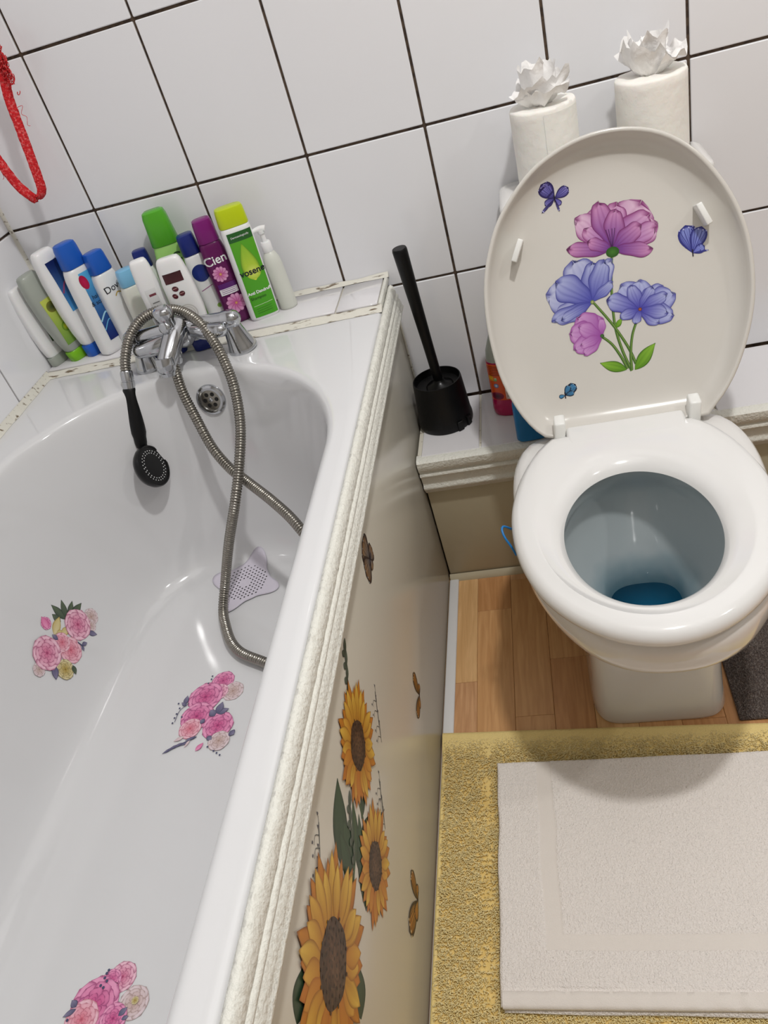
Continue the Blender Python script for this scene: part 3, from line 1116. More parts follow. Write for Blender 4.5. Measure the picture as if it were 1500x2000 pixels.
BATHA = [('rose_sticker', [(0.1235, -0.5675, 0.3199), (0.2535, 0.0, -0.9673), (-0.0, 1.0, 0.0), (0.9673, 0.0, 0.2535)],
  [('leaf', (-0.0134, 0.0389), (-0.0493, 0.0393), 0.2, 'DKLF'), ('leaf', (-0.0127, 0.0418), (-0.0384, 0.0608), 0.2, 'DKLF'),
   ('leaf', (-0.0087, 0.0453), (-0.02, 0.0751), 0.2, 'DKLF'), ('leaf', (-0.0062, 0.0474), (-0.0034, 0.0852), 0.2, 'DKLF'),
   ('leaf', (-0.0191, 0.0283), (-0.0397, 0.0273), 0.3, 'DKLF'), ('leaf', (-0.0183, 0.0012), (-0.0259, 0.0337), 0.25, 'YELO'),
   ('leaf', (-0.0144, 0.0045), (-0.0047, 0.0181), 0.4, 'YELO'), ('leaf', (-0.0065, 0.011), (-0.0011, 0.0323), 0.3, 'YELO'), ('rose', (0.0249, 0.078), 0.015, 'PALE'),
   ('rose', (0.0317, 0.0638), 0.0116, 'PALE'), ('leaf', (0.0324, 0.0492), (0.0501, 0.0584), 0.25, 'SLATE'), ('rose', (-0.0409, 0.0062), 0.0108, 'PEON'),
   ('leaf', (-0.0335, 0.0015), (-0.0541, 0.0091), 0.3, 'PEON'), ('rose', (0.0097, 0.0473), 0.0273, 'ROSE'), ('rose', (0.0202, 0.0001), 0.0227, 'ROSE2'),
   ('rose', (0.0, -0.0), 0.0166, 'ROSE2'), ('leaf', (-0.0085, -0.0015), (-0.0221, -0.002), 0.3, 'SLATE'), ('rose', (-0.0122, -0.0651), 0.0117, 'PALE'),
   ('rose', (0.0275, -0.0346), 0.017, 'YELO'), ('leaf', (0.0074, -0.0418), (0.0215, -0.0596), 0.3, 'SLATE'), ('leaf', (0.0355, -0.02), (0.048, -0.0292), 0.3, 'DKLF'),
   ('rose', (-0.0143, -0.034), 0.0283, 'ROSE'), ('stroke', [(0.0243, 0.02), (0.0357, 0.0215), (0.0382, 0.028)], 0.002, (70, 72, 104)),
   ('leaf', (0.0332, 0.0216), (0.0399, 0.0316), 0.3, 'SLATE'), ('leaf', (0.0341, 0.0201), (0.0418, 0.0153), 0.3, 'SLATE')],
  'pink rose bouquet sticker high on the left slope of the bath'),
 ('peony_sticker', [(0.3531, -0.6407, 0.202), (1.0, -0.0, 0.0), (0.0, 1.0, 0.0), (-0.0, 0.0, 1.0)],
  [('rose', (0.0091, 0.0642), 0.0199, 'PEON'), ('rose', (0.0324, 0.0412), 0.0187, 'PALE'), ('rose', (0.0082, 0.0417), 0.0163, 'ROSE'),
   ('rose', (-0.0127, 0.0337), 0.0296, 'PEON'), ('rose', (-0.0165, -0.0033), 0.0277, 'PEON'), ('rose', (-0.0209, -0.0257), 0.0188, 'ROSE2'),
   ('rose', (0.0252, -0.0241), 0.0259, 'PEON'), ('rose', (0.0349, -0.0523), 0.0177, 'PALE'), ('leaf', (0.0179, -0.0017), (0.0357, 0.0063), 0.3, 'SLATE'),
   ('leaf', (0.0179, -0.0017), (0.0213, 0.0204), 0.3, 'SLATE'), ('leaf', (0.0149, -0.0062), (0.0043, 0.0064), 0.4, 'SLATE'),
   ('leaf', (0.0005, -0.0163), (-0.0078, -0.0117), 0.5, 'SLATE'), ('leaf', (0.0129, -0.0433), (0.0223, -0.0495), 0.4, 'SLATE'),
   ('leaf', (-0.0046, -0.0419), (-0.0225, -0.0477), 0.14, 'SLATE'), ('leaf', (-0.0137, -0.0484), (-0.03, -0.0562), 0.14, 'SLATE'),
   ('leaf', (-0.0231, -0.0513), (-0.0394, -0.059), 0.14, 'SLATE'), ('leaf', (-0.0324, -0.0542), (-0.0452, -0.0622), 0.14, 'SLATE'),
   ('leaf', (-0.0394, -0.059), (-0.0532, -0.0687), 0.14, 'SLATE'), ('leaf', (-0.0143, -0.0465), (-0.0201, -0.0605), 0.14, 'PALE'),
   ('stroke', [(-0.0046, -0.0419), (-0.03, -0.0562), (-0.0532, -0.0687)], 0.001, (70, 72, 104)), ('leaf', (-0.0267, -0.04), (-0.0414, -0.048), 0.2, 'PALE'),
   ('leaf', (0.0008, -0.0675), (0.0101, -0.0539), 0.25, 'PEON'), ('leaf', (0.0491, -0.0372), (0.0575, -0.0434), 0.6, 'SLATE'),
   ('leaf', (-0.0447, 0.0209), (-0.0451, 0.039), 0.25, 'SLATE'), ('leaf', (-0.0412, 0.0186), (-0.0516, 0.0256), 0.25, 'SLATE'),
   ('stroke', [(-0.0382, 0.0233), (-0.0499, 0.0095), (-0.0518, -0.0116)], 0.001, (70, 72, 104)), ('dot', (-0.0516, 0.0146), 0.0016, (70, 72, 104)),
   ('dot', (-0.0535, 0.004), 0.0016, (70, 72, 104)), ('dot', (-0.0545, -0.0037), 0.0016, (70, 72, 104)), ('dot', (-0.0548, -0.0133), 0.0016, (70, 72, 104)),
   ('dot', (-0.0423, -0.0029), 0.0016, (70, 72, 104)), ('dot', (-0.0565, 0.024), 0.0016, (70, 72, 104)), ('dot', (-0.0153, 0.0606), 0.0016, (70, 72, 104)),
   ('dot', (-0.0122, 0.0687), 0.0016, (70, 72, 104)), ('dot', (-0.0122, 0.075), 0.0016, (70, 72, 104)), ('dot', (0.0192, -0.0618), 0.0016, (70, 72, 104)),
   ('dot', (0.0315, -0.0698), 0.0016, (70, 72, 104)), ('dot', (0.0376, -0.0738), 0.0016, (70, 72, 104)), ('dot', (0.0437, -0.0777), 0.0016, (70, 72, 104))],
  'magenta peony bouquet sticker by the middle of the bath'),
 ('peony_sticker', [(0.3428, -1.0466, 0.202), (1.0, -0.0, 0.0), (0.0, 1.0, 0.0), (-0.0, 0.0, 1.0)],
  [('rose', (0.0121, 0.0286), 0.018, 'ROSE'), ('rose', (0.0376, 0.0013), 0.0191, 'PALE'), ('rose', (-0.0014, 0.0246), 0.0131, 'PEON'),
   ('rose', (-0.0124, -0.0012), 0.0309, 'PEON'), ('rose', (-0.0229, -0.0172), 0.0216, 'ROSE2'), ('rose', (0.0179, -0.0157), 0.0171, 'PEON'),
   ('leaf', (0.0234, -0.013), (0.0318, -0.004), 0.3, 'SLATE'), ('leaf', (0.0288, -0.0166), (0.0366, -0.0129), 0.3, 'SLATE'),
   ('leaf', (-0.0345, -0.0067), (-0.0483, -0.0154), 0.2, 'SLATE'), ('leaf', (-0.0354, -0.0046), (-0.0442, 0.0024), 0.4, 'SLATE'),
   ('rose', (0.039, 0.003), 0.0045, 'YELO'), ('dot', (-0.0086, 0.0354), 0.0018, (70, 72, 104)), ('dot', (-0.01, 0.0319), 0.0018, (70, 72, 104)),
   ('dot', (-0.0106, 0.0269), 0.0018, (70, 72, 104)), ('dot', (-0.0064, 0.0235), 0.0018, (70, 72, 104)), ('dot', (-0.0126, 0.0185), 0.0018, (70, 72, 104)),
   ('dot', (-0.0082, 0.0163), 0.0018, (70, 72, 104)), ('dot', (-0.0407, -0.0185), 0.0018, (70, 72, 104))],
  'pink peony bouquet sticker nearest the foot of the picture')]
PANA = {'flies': [((-0.609, 0.448), [((-0.617, 0.484), 0.55), ((-0.586, 0.448), 0.55), ((-0.644, 0.451), 0.5), ((-0.611, 0.432), 0.45)],
            ((110, 124, 140), (150, 110, 70), (50, 36, 30)), 'grey blue and brown butterfly sticker near the bath trim'),
           ((-0.606, 0.162), [((-0.601, 0.207), 0.24), ((-0.59, 0.17), 0.36), ((-0.649, 0.163), 0.24), ((-0.627, 0.156), 0.36)],
            ((216, 160, 50), (170, 104, 30), (50, 34, 20)), 'yellow monarch butterfly sticker, upper one on the panel'),
           ((-0.884, 0.093), [((-0.867, 0.138), 0.22), ((-0.867, 0.104), 0.34), ((-0.937, 0.125), 0.24), ((-0.911, 0.1), 0.36)],
            ((216, 160, 50), (170, 104, 30), (50, 34, 20)), 'yellow monarch butterfly sticker, lower one on the panel')],
 'leaves': [((-0.992, 0.385), (-0.922, 0.435), 0.26), ((-0.977, 0.355), (-0.948, 0.403), 0.3), ((-0.965, 0.342), (-0.889, 0.3), 0.25),
            ((-0.969, 0.34), (-0.914, 0.384), 0.16), ((-0.992, 0.3), (-0.916, 0.358), 0.18), ((-1.144, 0.44), (-1.105, 0.446), 0.4),
            ((-1.085, 0.278), (-1.045, 0.306), 0.4), ((-0.994, 0.348), (-0.962, 0.408), 0.2), ((-0.918, 0.351), (-0.878, 0.356), 0.2)],
 'sprigs': [[(-0.796, 0.314), (-0.777, 0.339), (-0.756, 0.362)], [(-0.881, 0.264), (-0.862, 0.286), (-0.842, 0.308)], [(-1.034, 0.439), (-1.011, 0.451), (-0.988, 0.467)],
            [(-0.906, 0.287), (-0.88, 0.284), (-0.862, 0.276)]],
 'stems': [[(-0.916, 0.387), (-0.947, 0.361), (-0.986, 0.351)], [(-0.905, 0.369), (-0.922, 0.337), (-0.954, 0.31)]],
 'suns': [((-0.937, 0.288), 0.06, 0.2, 18), ((-0.857, 0.397), 0.064, 0.1, 22), ((-1.075, 0.381), 0.088, 0.4, 24)],
 'twigs': [[(-0.833, 0.443), (-0.807, 0.463), (-0.788, 0.482)], [(-0.971, 0.354), (-0.947, 0.381), (-0.922, 0.397)]]}
STRAP = [(0.179, -0.05, 1.107), (0.187, -0.055, 1.049), (0.178, -0.055, 1.007), (0.171, -0.055, 0.956), (0.164, -0.055, 0.908), (0.157, -0.055, 0.874), (0.143, -0.058, 0.864), (0.139, -0.066, 0.873), (0.131, -0.072, 0.894), (0.127, -0.078, 0.925), (0.122, -0.08, 0.965), (0.128, -0.08, 1.025)]
STRAPK = (0.196, -0.055, 1.063)
THREADS = [[(0.19, -0.055, 1.03), (0.187, -0.055, 1.013), (0.19, -0.055, 1.023), (0.178, -0.055, 1.007)], [(0.184, -0.055, 0.998), (0.195, -0.055, 0.998), (0.187, -0.055, 0.988), (0.193, -0.055, 0.982), (0.188, -0.055, 0.971), (0.192, -0.055, 0.969)], [(0.119, -0.078, 0.925), (0.119, -0.078, 0.912), (0.115, -0.078, 0.909)]]


# ================================================================ LID STICKERS AND BUFFERS
for (a, u, r) in (LIDA['buf1'], LIDA['buf2']):
    slab('buffer', a, u, -.0340, -.004, .0085, .033, r, lid)


PUR = ((92, 30, 120), (196, 130, 184), (120, 30, 96))
BLU = ((48, 48, 150), (158, 166, 214), (52, 52, 140))
PNK = ((140, 60, 150), (208, 160, 208), (150, 70, 150))
GRN = ((60, 110, 20), (132, 176, 50), (40, 76, 20))
STM = (74, 110, 44)


def px_flower(art, base, tips, pal, wob=.10, shape=.6, vein=.3):
    for (t, f) in tips:
        L = math.hypot(t[0] - base[0], t[1] - base[1])
        art.petal(base, t, L * f, pal[0], pal[1], pal[2], shape=shape, wob=wob, n=22, m=14, vein=vein, bend=.10 * math.sin(t[0] * 900))


A = Art()
D = LIDA
for k in ('stem1', 'stem2', 'stem3', 'stem4'):
    A.stroke(D[k], .0036, (70, 104, 44), .0044)
    A.stroke([(x + .0006, y) for x, y in D[k]], .0012, (120, 150, 70))
for b, t, f in D['leaves']:
    L = math.hypot(t[0] - b[0], t[1] - b[1])
    A.petal(b, t, L * f, (90, 140, 30), (140, 186, 60), (44, 84, 20), pointed=1, shape=.45, vein=.3, bend=.06)
px_flower(A, D['fp_base'], D['fp_back'], ((160, 90, 168), (224, 192, 212), (130, 48, 112)))
px_flower(A, D['fp_base'], D['fp_mid'], ((112, 50, 146), (216, 168, 202), (124, 38, 104)), vein=.35)
px_flower(A, D['fp_base'], D['fp_front'], ((84, 32, 128), (206, 146, 188), (110, 30, 94)), vein=.4)
for dx_ in (-.006, -.002, .003, .007):
    A.stroke([D['fp_base'], (D['fp_base'][0] + dx_, D['fp_base'][1] + .030)], .0008, (60, 16, 70))
A.disc((D['fp_base'][0], D['fp_base'][1] - .003), .0095, (66, 120, 40), (40, 84, 24), ry=.0075)
px_flower(A, D['bl_base'], D['bl_back'], ((104, 108, 190), (196, 200, 224), (72, 74, 150)))
px_flower(A, D['bl_base'], D['bl_front'], ((62, 64, 164), (178, 184, 220), (50, 52, 138)), vein=.4)
A.disc(D['bl_base'], .003, (200, 190, 120), (90, 120, 60))
px_flower(A, D['br_base'], D['br_back'], ((110, 112, 200), (184, 190, 224), (70, 70, 150)))
px_flower(A, D['br_base'], D['br_front'], ((54, 50, 158), (176, 182, 220), (50, 48, 136)), vein=.4)
A.disc(D['br_base'], .0028, (200, 110, 60), (90, 50, 60))
px_flower(A, D['sp_base'], D['sp_tips'], PNK, vein=.35)
A.disc(D['sp_base'], .003, (70, 110, 60), (60, 90, 50))
A.place('flower_sticker', LID_FN, lid, label='large sticker of purple and blue translucent poppies on green stems')


def butterfly(name, fn, parent, c, wings, pal, m='print', label=None, body=.010, ang=PI / 2, base=2e-4):
    A = Art()
    big = max(math.hypot(t[0] - c[0], t[1] - c[1]) for t, f in wings)
    for t, f in wings:
        L = math.hypot(t[0] - c[0], t[1] - c[1])
        A.petal(c, t, L * f * 1.12, pal[2], pal[2], pal[2], shape=.62, vein=0, n=8, m=6)
        A.petal(c, (c[0] + (t[0] - c[0]) * .93, c[1] + (t[1] - c[1]) * .93), L * f * .92, pal[0], pal[1], pal[2], shape=.68, n=16, m=14, vein=.9)
        if L > big * .5:
            px, py = -(t[1] - c[1]) / L, (t[0] - c[0]) / L
            for q in (-.75, -.3, .3, .75):
                e = (c[0] + (t[0] - c[0]) * .86 + px * L * f * q, c[1] + (t[1] - c[1]) * .86 + py * L * f * q)
                A.stroke([c, e], L * .018, pal[2])
                A.disc((c[0] + (e[0] - c[0]) * 1.03, c[1] + (e[1] - c[1]) * 1.03), L * .03, mix(pal[0], (250, 250, 250), .6), mix(pal[0], (250, 250, 250), .5), n=6, k=1)
    d = (math.cos(ang) * body / 2, math.sin(ang) * body / 2)
    A.stroke([(c[0] - d[0], c[1] - d[1]), c, (c[0] + d[0], c[1] + d[1])], body * .16, (26, 20, 40))
    return A.place(name, fn, parent, m, base=base, label=label)


butterfly('butterfly_sticker', LID_FN, lid, D['b1'][0], D['b1'][1], ((92, 88, 180), (130, 124, 190), (44, 36, 92)), label='violet butterfly sticker at the upper left of the lid')
butterfly('butterfly_sticker', LID_FN, lid, D['b2'][0], D['b2'][1], ((110, 116, 206), (140, 152, 214), (50, 52, 130)), label='blue violet butterfly sticker at the right of the lid')
butterfly('butterfly_sticker', LID_FN, lid, D['b3'][0], D['b3'][1], ((88, 160, 206), (70, 140, 190), (20, 30, 50)), label='small sky blue butterfly sticker near the left hinge')

# ================================================================ BATH STICKERS
ROSE = ((240, 200, 214), (230, 162, 186), (206, 104, 142), (140, 50, 90))
ROSE2 = ((238, 196, 208), (228, 160, 178), (214, 110, 130), (170, 80, 100))
PALE = ((226, 210, 214), (212, 190, 198), (190, 160, 150), (150, 120, 110))
PEON = ((236, 164, 198), (220, 122, 168), (196, 72, 130), (130, 44, 96))
YELO = ((220, 208, 170), (206, 190, 130), (170, 140, 60), (110, 96, 50))
DKLF = ((70, 84, 70), (96, 108, 84), (40, 52, 44))
SLATE = ((84, 82, 112), (140, 134, 160), (60, 58, 88))


def bouquet(name, frm, spec, label):
    fo, e1, e2, fn_ = [Vector(v) for v in frm]
    TUB_FN = on_bvh(BV_TUB, lambda a, b: fo + e1 * a + e2 * b + fn_ * .12, -fn_)
    A = Art()
    for s_ in spec:
        kind = s_[0]
        if kind == 'leaf':
            _, b, t, f, pal = s_
            L = math.hypot(t[0] - b[0], t[1] - b[1])
            A.petal(b, t, L * f, *pal[:3], pointed=1, shape=.45, n=8, m=6, vein=.3)
        elif kind == 'rose':
            _, c, r, pal = s_
            A.rose(c, r, pal, rot=random.random() * 3)
        elif kind == 'stroke':
            _, P, w_, c = s_
            A.stroke(P, w_, c)
        elif kind == 'dot':
            _, c, r, col_ = s_
            A.disc(c, r, col_, col_, n=8, k=1)
    A.place(name, TUB_FN, tub, step=7e-6, base=4e-4, label=label)


PALS = dict(ROSE=ROSE, ROSE2=ROSE2, PALE=PALE, PEON=PEON, YELO=YELO, DKLF=DKLF, SLATE=SLATE)
for nm, frm, spec, lb in BATHA:
    bouquet(nm, frm, [tuple(PALS[v] if isinstance(v, str) and v in PALS else v for v in s_) for s_ in spec], lb)

# ================================================================ PANEL STICKERS (coordinates: y, z on the bath panel)
PAN_FN = lambda a, b: (Vector((PX_, a, b)), Vector((1, 0, 0)))


def sunflower(A, c, R, rot=0, n=20, ph=0):
    for q, (f, cols) in enumerate(((1.0, ((150, 84, 16), (204, 134, 34), (120, 60, 10))), (.93, ((176, 116, 24), (232, 196, 82), (150, 96, 20))))):
        for i in range(n):
            a = rot + 2 * PI * (i + .5 * q) / n + .07 * math.sin(i * 3.1)
            L = R * f * (1 + .09 * math.sin(i * 2.3 + ph) + .10 * max(0, math.cos(a - .3)))
            b = (c[0] + R * .34 * math.cos(a), c[1] + R * .34 * math.sin(a))
            t = (c[0] + L * math.cos(a), c[1] + L * math.sin(a))
            dk = (.5 + .5 * math.sin(i * 1.7 + ph)) * (.5 - .5 * math.cos(a - PI * .1))
            cc = tuple(mix(x, (186, 104, 28), .75 * dk) for x in cols)
            A.petal(b, t, R * .135, cc[0], cc[1], cc[2], pointed=1, shape=.5, n=9, m=6, vein=.35)
    A.disc(c, R * .42, (74, 46, 30), (60, 36, 24), n=36, k=9, speck=.22, wob=.03)
    A.disc(c, R * .22, (96, 66, 46), (78, 48, 32), n=30, k=5, speck=.2)
    for k in range(60):
        a = k * 2.39996
        r = R * .44 * math.sqrt((k + .5) / 60)
        A.disc((c[0] + r * math.cos(a), c[1] + r * math.sin(a)), R * .022, (36, 24, 18), (60, 40, 26), n=6, k=1)


A = Art()
DG = ((40, 62, 44), (58, 84, 58), (30, 48, 34))
for b, t, f in PANA['leaves']:
    L = math.hypot(t[0] - b[0], t[1] - b[1])
    A.petal(b, t, L * f, *DG, pointed=1, shape=.45, n=12, m=8, vein=.35, bend=.05)
for P in PANA['stems']:
    A.stroke(P, .005, (60, 84, 52))
for P in PANA['sprigs']:
    A.stroke(P, .0012, (70, 74, 72))
    for i in range(len(P) - 1):
        for sgn in (-1, 1):
            for f in (.2, .6):
                x = P[i][0] + (P[i + 1][0] - P[i][0]) * f
                y = P[i][1] + (P[i + 1][1] - P[i][1]) * f
                A.stroke([(x, y), (x + sgn * .009 + .003, y + .010), (x + sgn * .014, y + .012 + .004 * sgn)], .0008, (74, 78, 80))
                A.disc((x + sgn * .014, y + .013), .0016, (90, 86, 100), (70, 70, 80), n=6, k=1)
for P in PANA['twigs']:
    A.stroke(P, .0015, (60, 76, 60))
    for i in range(len(P) - 1):
        for sgn in (-1, 1):
            for f in (.1, .6):
                x = P[i][0] + (P[i + 1][0] - P[i][0]) * f
                y = P[i][1] + (P[i + 1][1] - P[i][1]) * f
                A.petal((x, y), (x + .010 * sgn + .008, y + .010), .0045, (60, 70, 60), (90, 104, 88), (44, 54, 48), pointed=1, n=6, m=4)
for c, R, r, n in PANA['suns']:
    sunflower(A, c, R, r, n, ph=R * 100)
A.place('sunflower_sticker', PAN_FN, pn, 'film', step=6e-6, label='tall sticker of sunflowers with dark green leaves')
for c, wings, pal, lb in PANA['flies']:
    butterfly('butterfly_sticker', PAN_FN, pn, c, wings, pal, 'film', lb, body=.02, ang=.3)

# ================================================================ SILICONE DRAIN MAT
A = []
mc = Vector((.346, -.352))
outl = []
for i in range(96):
    t = 2 * PI * i / 96
    r = .047 + .026 * (.5 + .5 * math.cos(4 * (t - math.radians(72)))) ** 2
    outl.append((mc.x + r * math.cos(t), mc.y + r * math.sin(t)))
nr = 10
V, F, W2 = [], [], []
for k in range(1, nr + 1):
    for x, y in outl:
        V.append((mc.x + (x - mc.x) * k / nr, mc.y + (y - mc.y) * k / nr))


def bathz(x, y):
    h = BV_TUB.ray_cast(Vector((x, y, .55)), Vector((0, 0, -1)))
    return h[0].z if h[0] else .2


zz = [bathz(x, y) for x, y in V]
top = [Vector((x, y, max(z, .2045) + .0032)) for (x, y), z in zip(V, zz)]
bot = [Vector((x, y, max(z, .2045) + .0008)) for (x, y), z in zip(V, zz)]
n = 96
VV = top + bot
for k in range(nr - 1):
    for j in range(n):
        F.append([k * n + j, (k + 1) * n + j, (k + 1) * n + (j + 1) % n, k * n + (j + 1) % n])
F.append([j for j in range(n)])
b0 = len(top)
for j in range(n):
    a = (nr - 1) * n
    F.append([a + j, b0 + a + j, b0 + a + (j + 1) % n, a + (j + 1) % n])
mt = part('drain_mat', VV, F, 'silicone')
tagit(mt, 'pale four-pointed silicone hair catcher with pin holes on the bath floor', 'drain mat')
hp = []
for i in range(-8, 9):
    for j in range(-8, 9):
        x, y = i * .0074 + (.0037 if j % 2 else 0), j * .0064
        r = math.hypot(x, y)
        if r > .044 or r < .008:
            continue
        c, s_ = math.cos(.4), math.sin(.4)
        X, Y = mc.x + x * c - y * s_, mc.y + x * s_ + y * c
        z = max(bathz(X, Y), .2045) + .0034
        hp.append(([Vector((X + .0016 * math.cos(q), Y + .0016 * math.sin(q), z)) for q in [k * PI / 4 for k in range(8)]], [list(range(8))]))
V, F = merge(hp)
part('pin_holes', V, F, 'dark', mt, smooth=False, kind='stuff')

# ================================================================ MIXER TAP, HOSE, HAND SHOWER
tp = thing('bath_mixer_tap', 'chrome bath shower mixer tap on two pillars at the head of the bath', 'tap', (.348, -.165, ZR))
for x in (.258, .437):
    s_ = 1 if x > .348 else -1
    prof = [(.0255, 0), (.0258, .003), (.0235, .010), (.0200, .022), (.0165, .038), (.0145, .052), (.0135, .060)]
    d = Vector((-.10 * s_, -.05, 1)).normalized()
    lathe_dir('pillar', (x, -.163, ZR + .0005), d, prof, 'chrome', tp, n=36, ang=60)
bz = .634
tube('body', [(.252, -.168, bz - .002), (.30, -.168, bz), (.348, -.168, bz + .001), (.40, -.168, bz), (.438, -.168, bz - .002)], .0135, 'chrome', tp, n=24)
for x in (.2515, .4385):
    lathe_dir('end_cap', (x - (.0 if x < .3 else 0), -.168, bz - .002), (-1 if x < .3 else 1, 0, 0), [(.0155, -.014), (.0160, -.004), (.0150, .005), (.0115, .011), (.006, .0145), (.001, .0155)], 'chrome', tp, n=24, ang=60)
# central column, diverter and spout
lathe_dir('centre_column', (.345, -.170, .604), (0.02, .02, 1), [(.012, 0), (.019, .008), (.0215, .020), (.0215, .030), (.018, .038), (.012, .043), (.006, .045)], 'chrome', tp, n=32, ang=60)
tube('spout', [(.345, -.172, .640), (.341, -.196, .632), (.334, -.222, .617), (.328, -.240, .603)], .0155, 'chrome', tp, n=24, rf=lambda L: .0200 - .055 * L)
lathe_dir('spout_nose', (.329, -.240, .606), (-.05, -.25, -1), [(.0155, -.012), (.0165, -.002), (.0158, .008), (.0135, .013), (.0125, .0135), (.0115, .019), (.009, .019)], 'chrome', tp, n=28, ang=50)
lathe_dir('shower_outlet', (.343, -.194, .632), (-.30, -.42, -1), [(.011, 0), (.012, .012), (.0105, .016), (.0105, .024), (.012, .026), (.012, .042), (.0095, .045)], 'chrome', tp, n=24, ang=50)
# turning handles in front of the body
for x0_, x1_, z_ in ((.322, .268, .618), (.372, .424, .626)):
    r_ = .0145 if x0_ < .34 else .0130
    tube('handle', [(x0_, -.182, z_ + .004), ((x0_ + x1_) / 2, -.190, z_ + .001), (x1_, -.192, z_)], r_, 'chrome', tp, n=20, rf=lambda L, r_=r_: r_ * (.86 + .16 * math.sin(min(1, L / .05) * PI)))
    lathe_dir('handle_cap', (x1_, -.192, z_), (-1 if x0_ < .34 else 1, -.05, 0), [(r_ * .88, -.002), (r_ * .8, .004), (r_ * .5, .0085), (.001, .0105)], 'chrome', tp, n=20, ang=70)
dv = lathe_dir('hose_cradle', (.339, -.189, .634), (-.02, -.06, 1), [(.0125, 0), (.0135, .012), (.0135, .026), (.0158, .032), (.0165, .040), (.0155, .0465), (.012, .050), (.006, .0515)], 'chrome', tp, n=28, ang=50)
lathe_dir('diverter_knob', (.338, -.198, .652), (-.1, -.9, .25), [(.009, 0), (.0105, .003), (.0105, .008), (.009, .0105), (.004, .0115)], 'chrome', tp, n=24, ang=50)
V, F = boxg(-.0022, .0022, -.0008, .0008, -.004, .004, .0004, 1)
part('red_mark', [Vector((.337, -.2015, .672)) + v for v in V], F, 'red_dot', dv, smooth=False, label='red mark')

hose_pts = [(.329, -.214, .592), (.334, -.236, .550), (.348, -.258, .505), (.367, -.285, .461), (.394, -.31, .431), (.425, -.335, .417), (.479, -.385, .402), (.522, -.43, .385),
            (.556, -.475, .350), (.566, -.530, .300), (.550, -.578, .250), (.515, -.592, .2225), (.472, -.577, .217), (.430, -.556, .217), (.390, -.534, .217), (.364, -.507, .217), (.343, -.468, .217),
            (.329, -.430, .221), (.338, -.398, .255), (.372, -.385, .331), (.408, -.372, .402), (.4265, -.335, .454), (.434, -.290, .498), (.432, -.252, .543), (.424, -.228, .584), (.409, -.206, .619),
            (.385, -.180, .645), (.352, -.158, .660), (.318, -.154, .666), (.286, -.165, .663), (.262, -.186, .646), (.248, -.210, .618), (.2405, -.219, .592)]
hose = tube('shower_hose', hose_pts, .0085, 'hose', None, n=14, step=.00052, rf=lambda L: .0072 + .0018 * abs(math.sin(L / .0046 * PI)) ** .6)
for p in hose.data.polygons:
    p.use_smooth = True
tagit(hose, 'ribbed chrome shower hose looped over the tap and into the bath', 'hose')

P0 = Vector((.2415, -.2190, .592))
P1 = Vector((.230, -.262, .478))
hs = thing('hand_shower', 'black hand shower head hanging upside down in the bath', 'shower head', P0)
d = (P1 - P0).normalized()
lathe_dir('connector', P0 - d * .008, d, [(.0095, 0), (.0108, .003), (.0108, .016), (.0098, .0165), (.0098, .018), (.0108, .0185), (.0108, .030)], 'chrome', hs, n=24, ang=40)
L = (P1 - P0).length
lathe_dir('grip', P0 + d * .022, d, [(.0112, 0), (.0124, .003), (.0126, .03), (.0132, .065), (.0130, .078), (.0112, .086), (.0108, .096), (.009, .104)], 'black', hs, n=28, ang=60)
hc = Vector((.2475, -.288, .4475))
hn = Vector((.95, -.04, .28)).normalized()
head = lathe_dir('head', hc - hn * .020, hn, [(.010, -.006), (.022, -.002), (.033, .006), (.0375, .013), (.0385, .020), (.0372, .0235), (.0345, .0235), (.0340, .0222), (.030, .0222), (.002, .0226)], 'black_gloss', hs, n=48, ang=45)
tube('neck', [P1 - d * .006, P1 + d * .010 + hn * .002, hc - hn * .014 + (P1 - hc) * .55], .0088, 'black', hs, n=16)
_, hu, hv = frame(hn)
V, F = [], []
nz = []
for R_, cnt in ((.0275, 28), (.0232, 24)):
    for k in range(cnt):
        a = 2 * PI * k / cnt
        c = hc + hn * .0026 + hu * (R_ * math.cos(a)) + hv * (R_ * math.sin(a))
        nz.append(loftg([ring(c, .0010, .0010, hu, hv, 6), ring(c + hn * .0008, .0008, .0008, hu, hv, 6)]))
V, F = merge(nz)
part('nozzles', V, F, 'ink_white', head, kind='stuff')

# ================================================================ BOTTLES
LM = {}


def bottle(name, label, base, top, z0, hw, hd, rz, body, cap, prof, capprof, e=3.2, group=None, extra=None, ecap=None, cat='bottle'):
    """base=(x,y), top=(x,y,z) tip of the bottle; prof/capprof rows: (height fraction, width fraction, depth fraction)"""
    ax = Vector((top[0] - base[0], top[1] - base[1], top[2] - z0))
    H = ax.length
    q = Vector((0, 0, 1)).rotation_difference(ax.normalized())
    t = thing(name, label, cat, (base[0], base[1], z0), (0, 0, 0), group)
    R = q.to_matrix() @ Matrix.Rotation(rz, 3, 'Z')
    t.rotation_euler = R.to_euler()
    ORG[t] = Vector((0, 0, 0))
    mk = lambda pr, ee: [ring((0, 0, h * H), max(hw * w, 3e-4), max(hd * dd, 3e-4), n=40, e=ee) for h, w, dd in pr]
    bd = loft('body', mk(prof, e), body, t, local=True, ang=45)
    cp = loft('cap', mk(capprof, ecap or e), cap, t, local=True, ang=45) if capprof else None
    bv = BVHTree.FromPolygons([v.co.copy() for v in bd.data.vertices], [list(p.vertices) for p in bd.data.polygons])
    fn = on_bvh(bv, lambda a, b: Vector((a, -.2, b)), Vector((0, 1, 0)))
    if extra:
        extra(t, bd, fn, H)
    return t


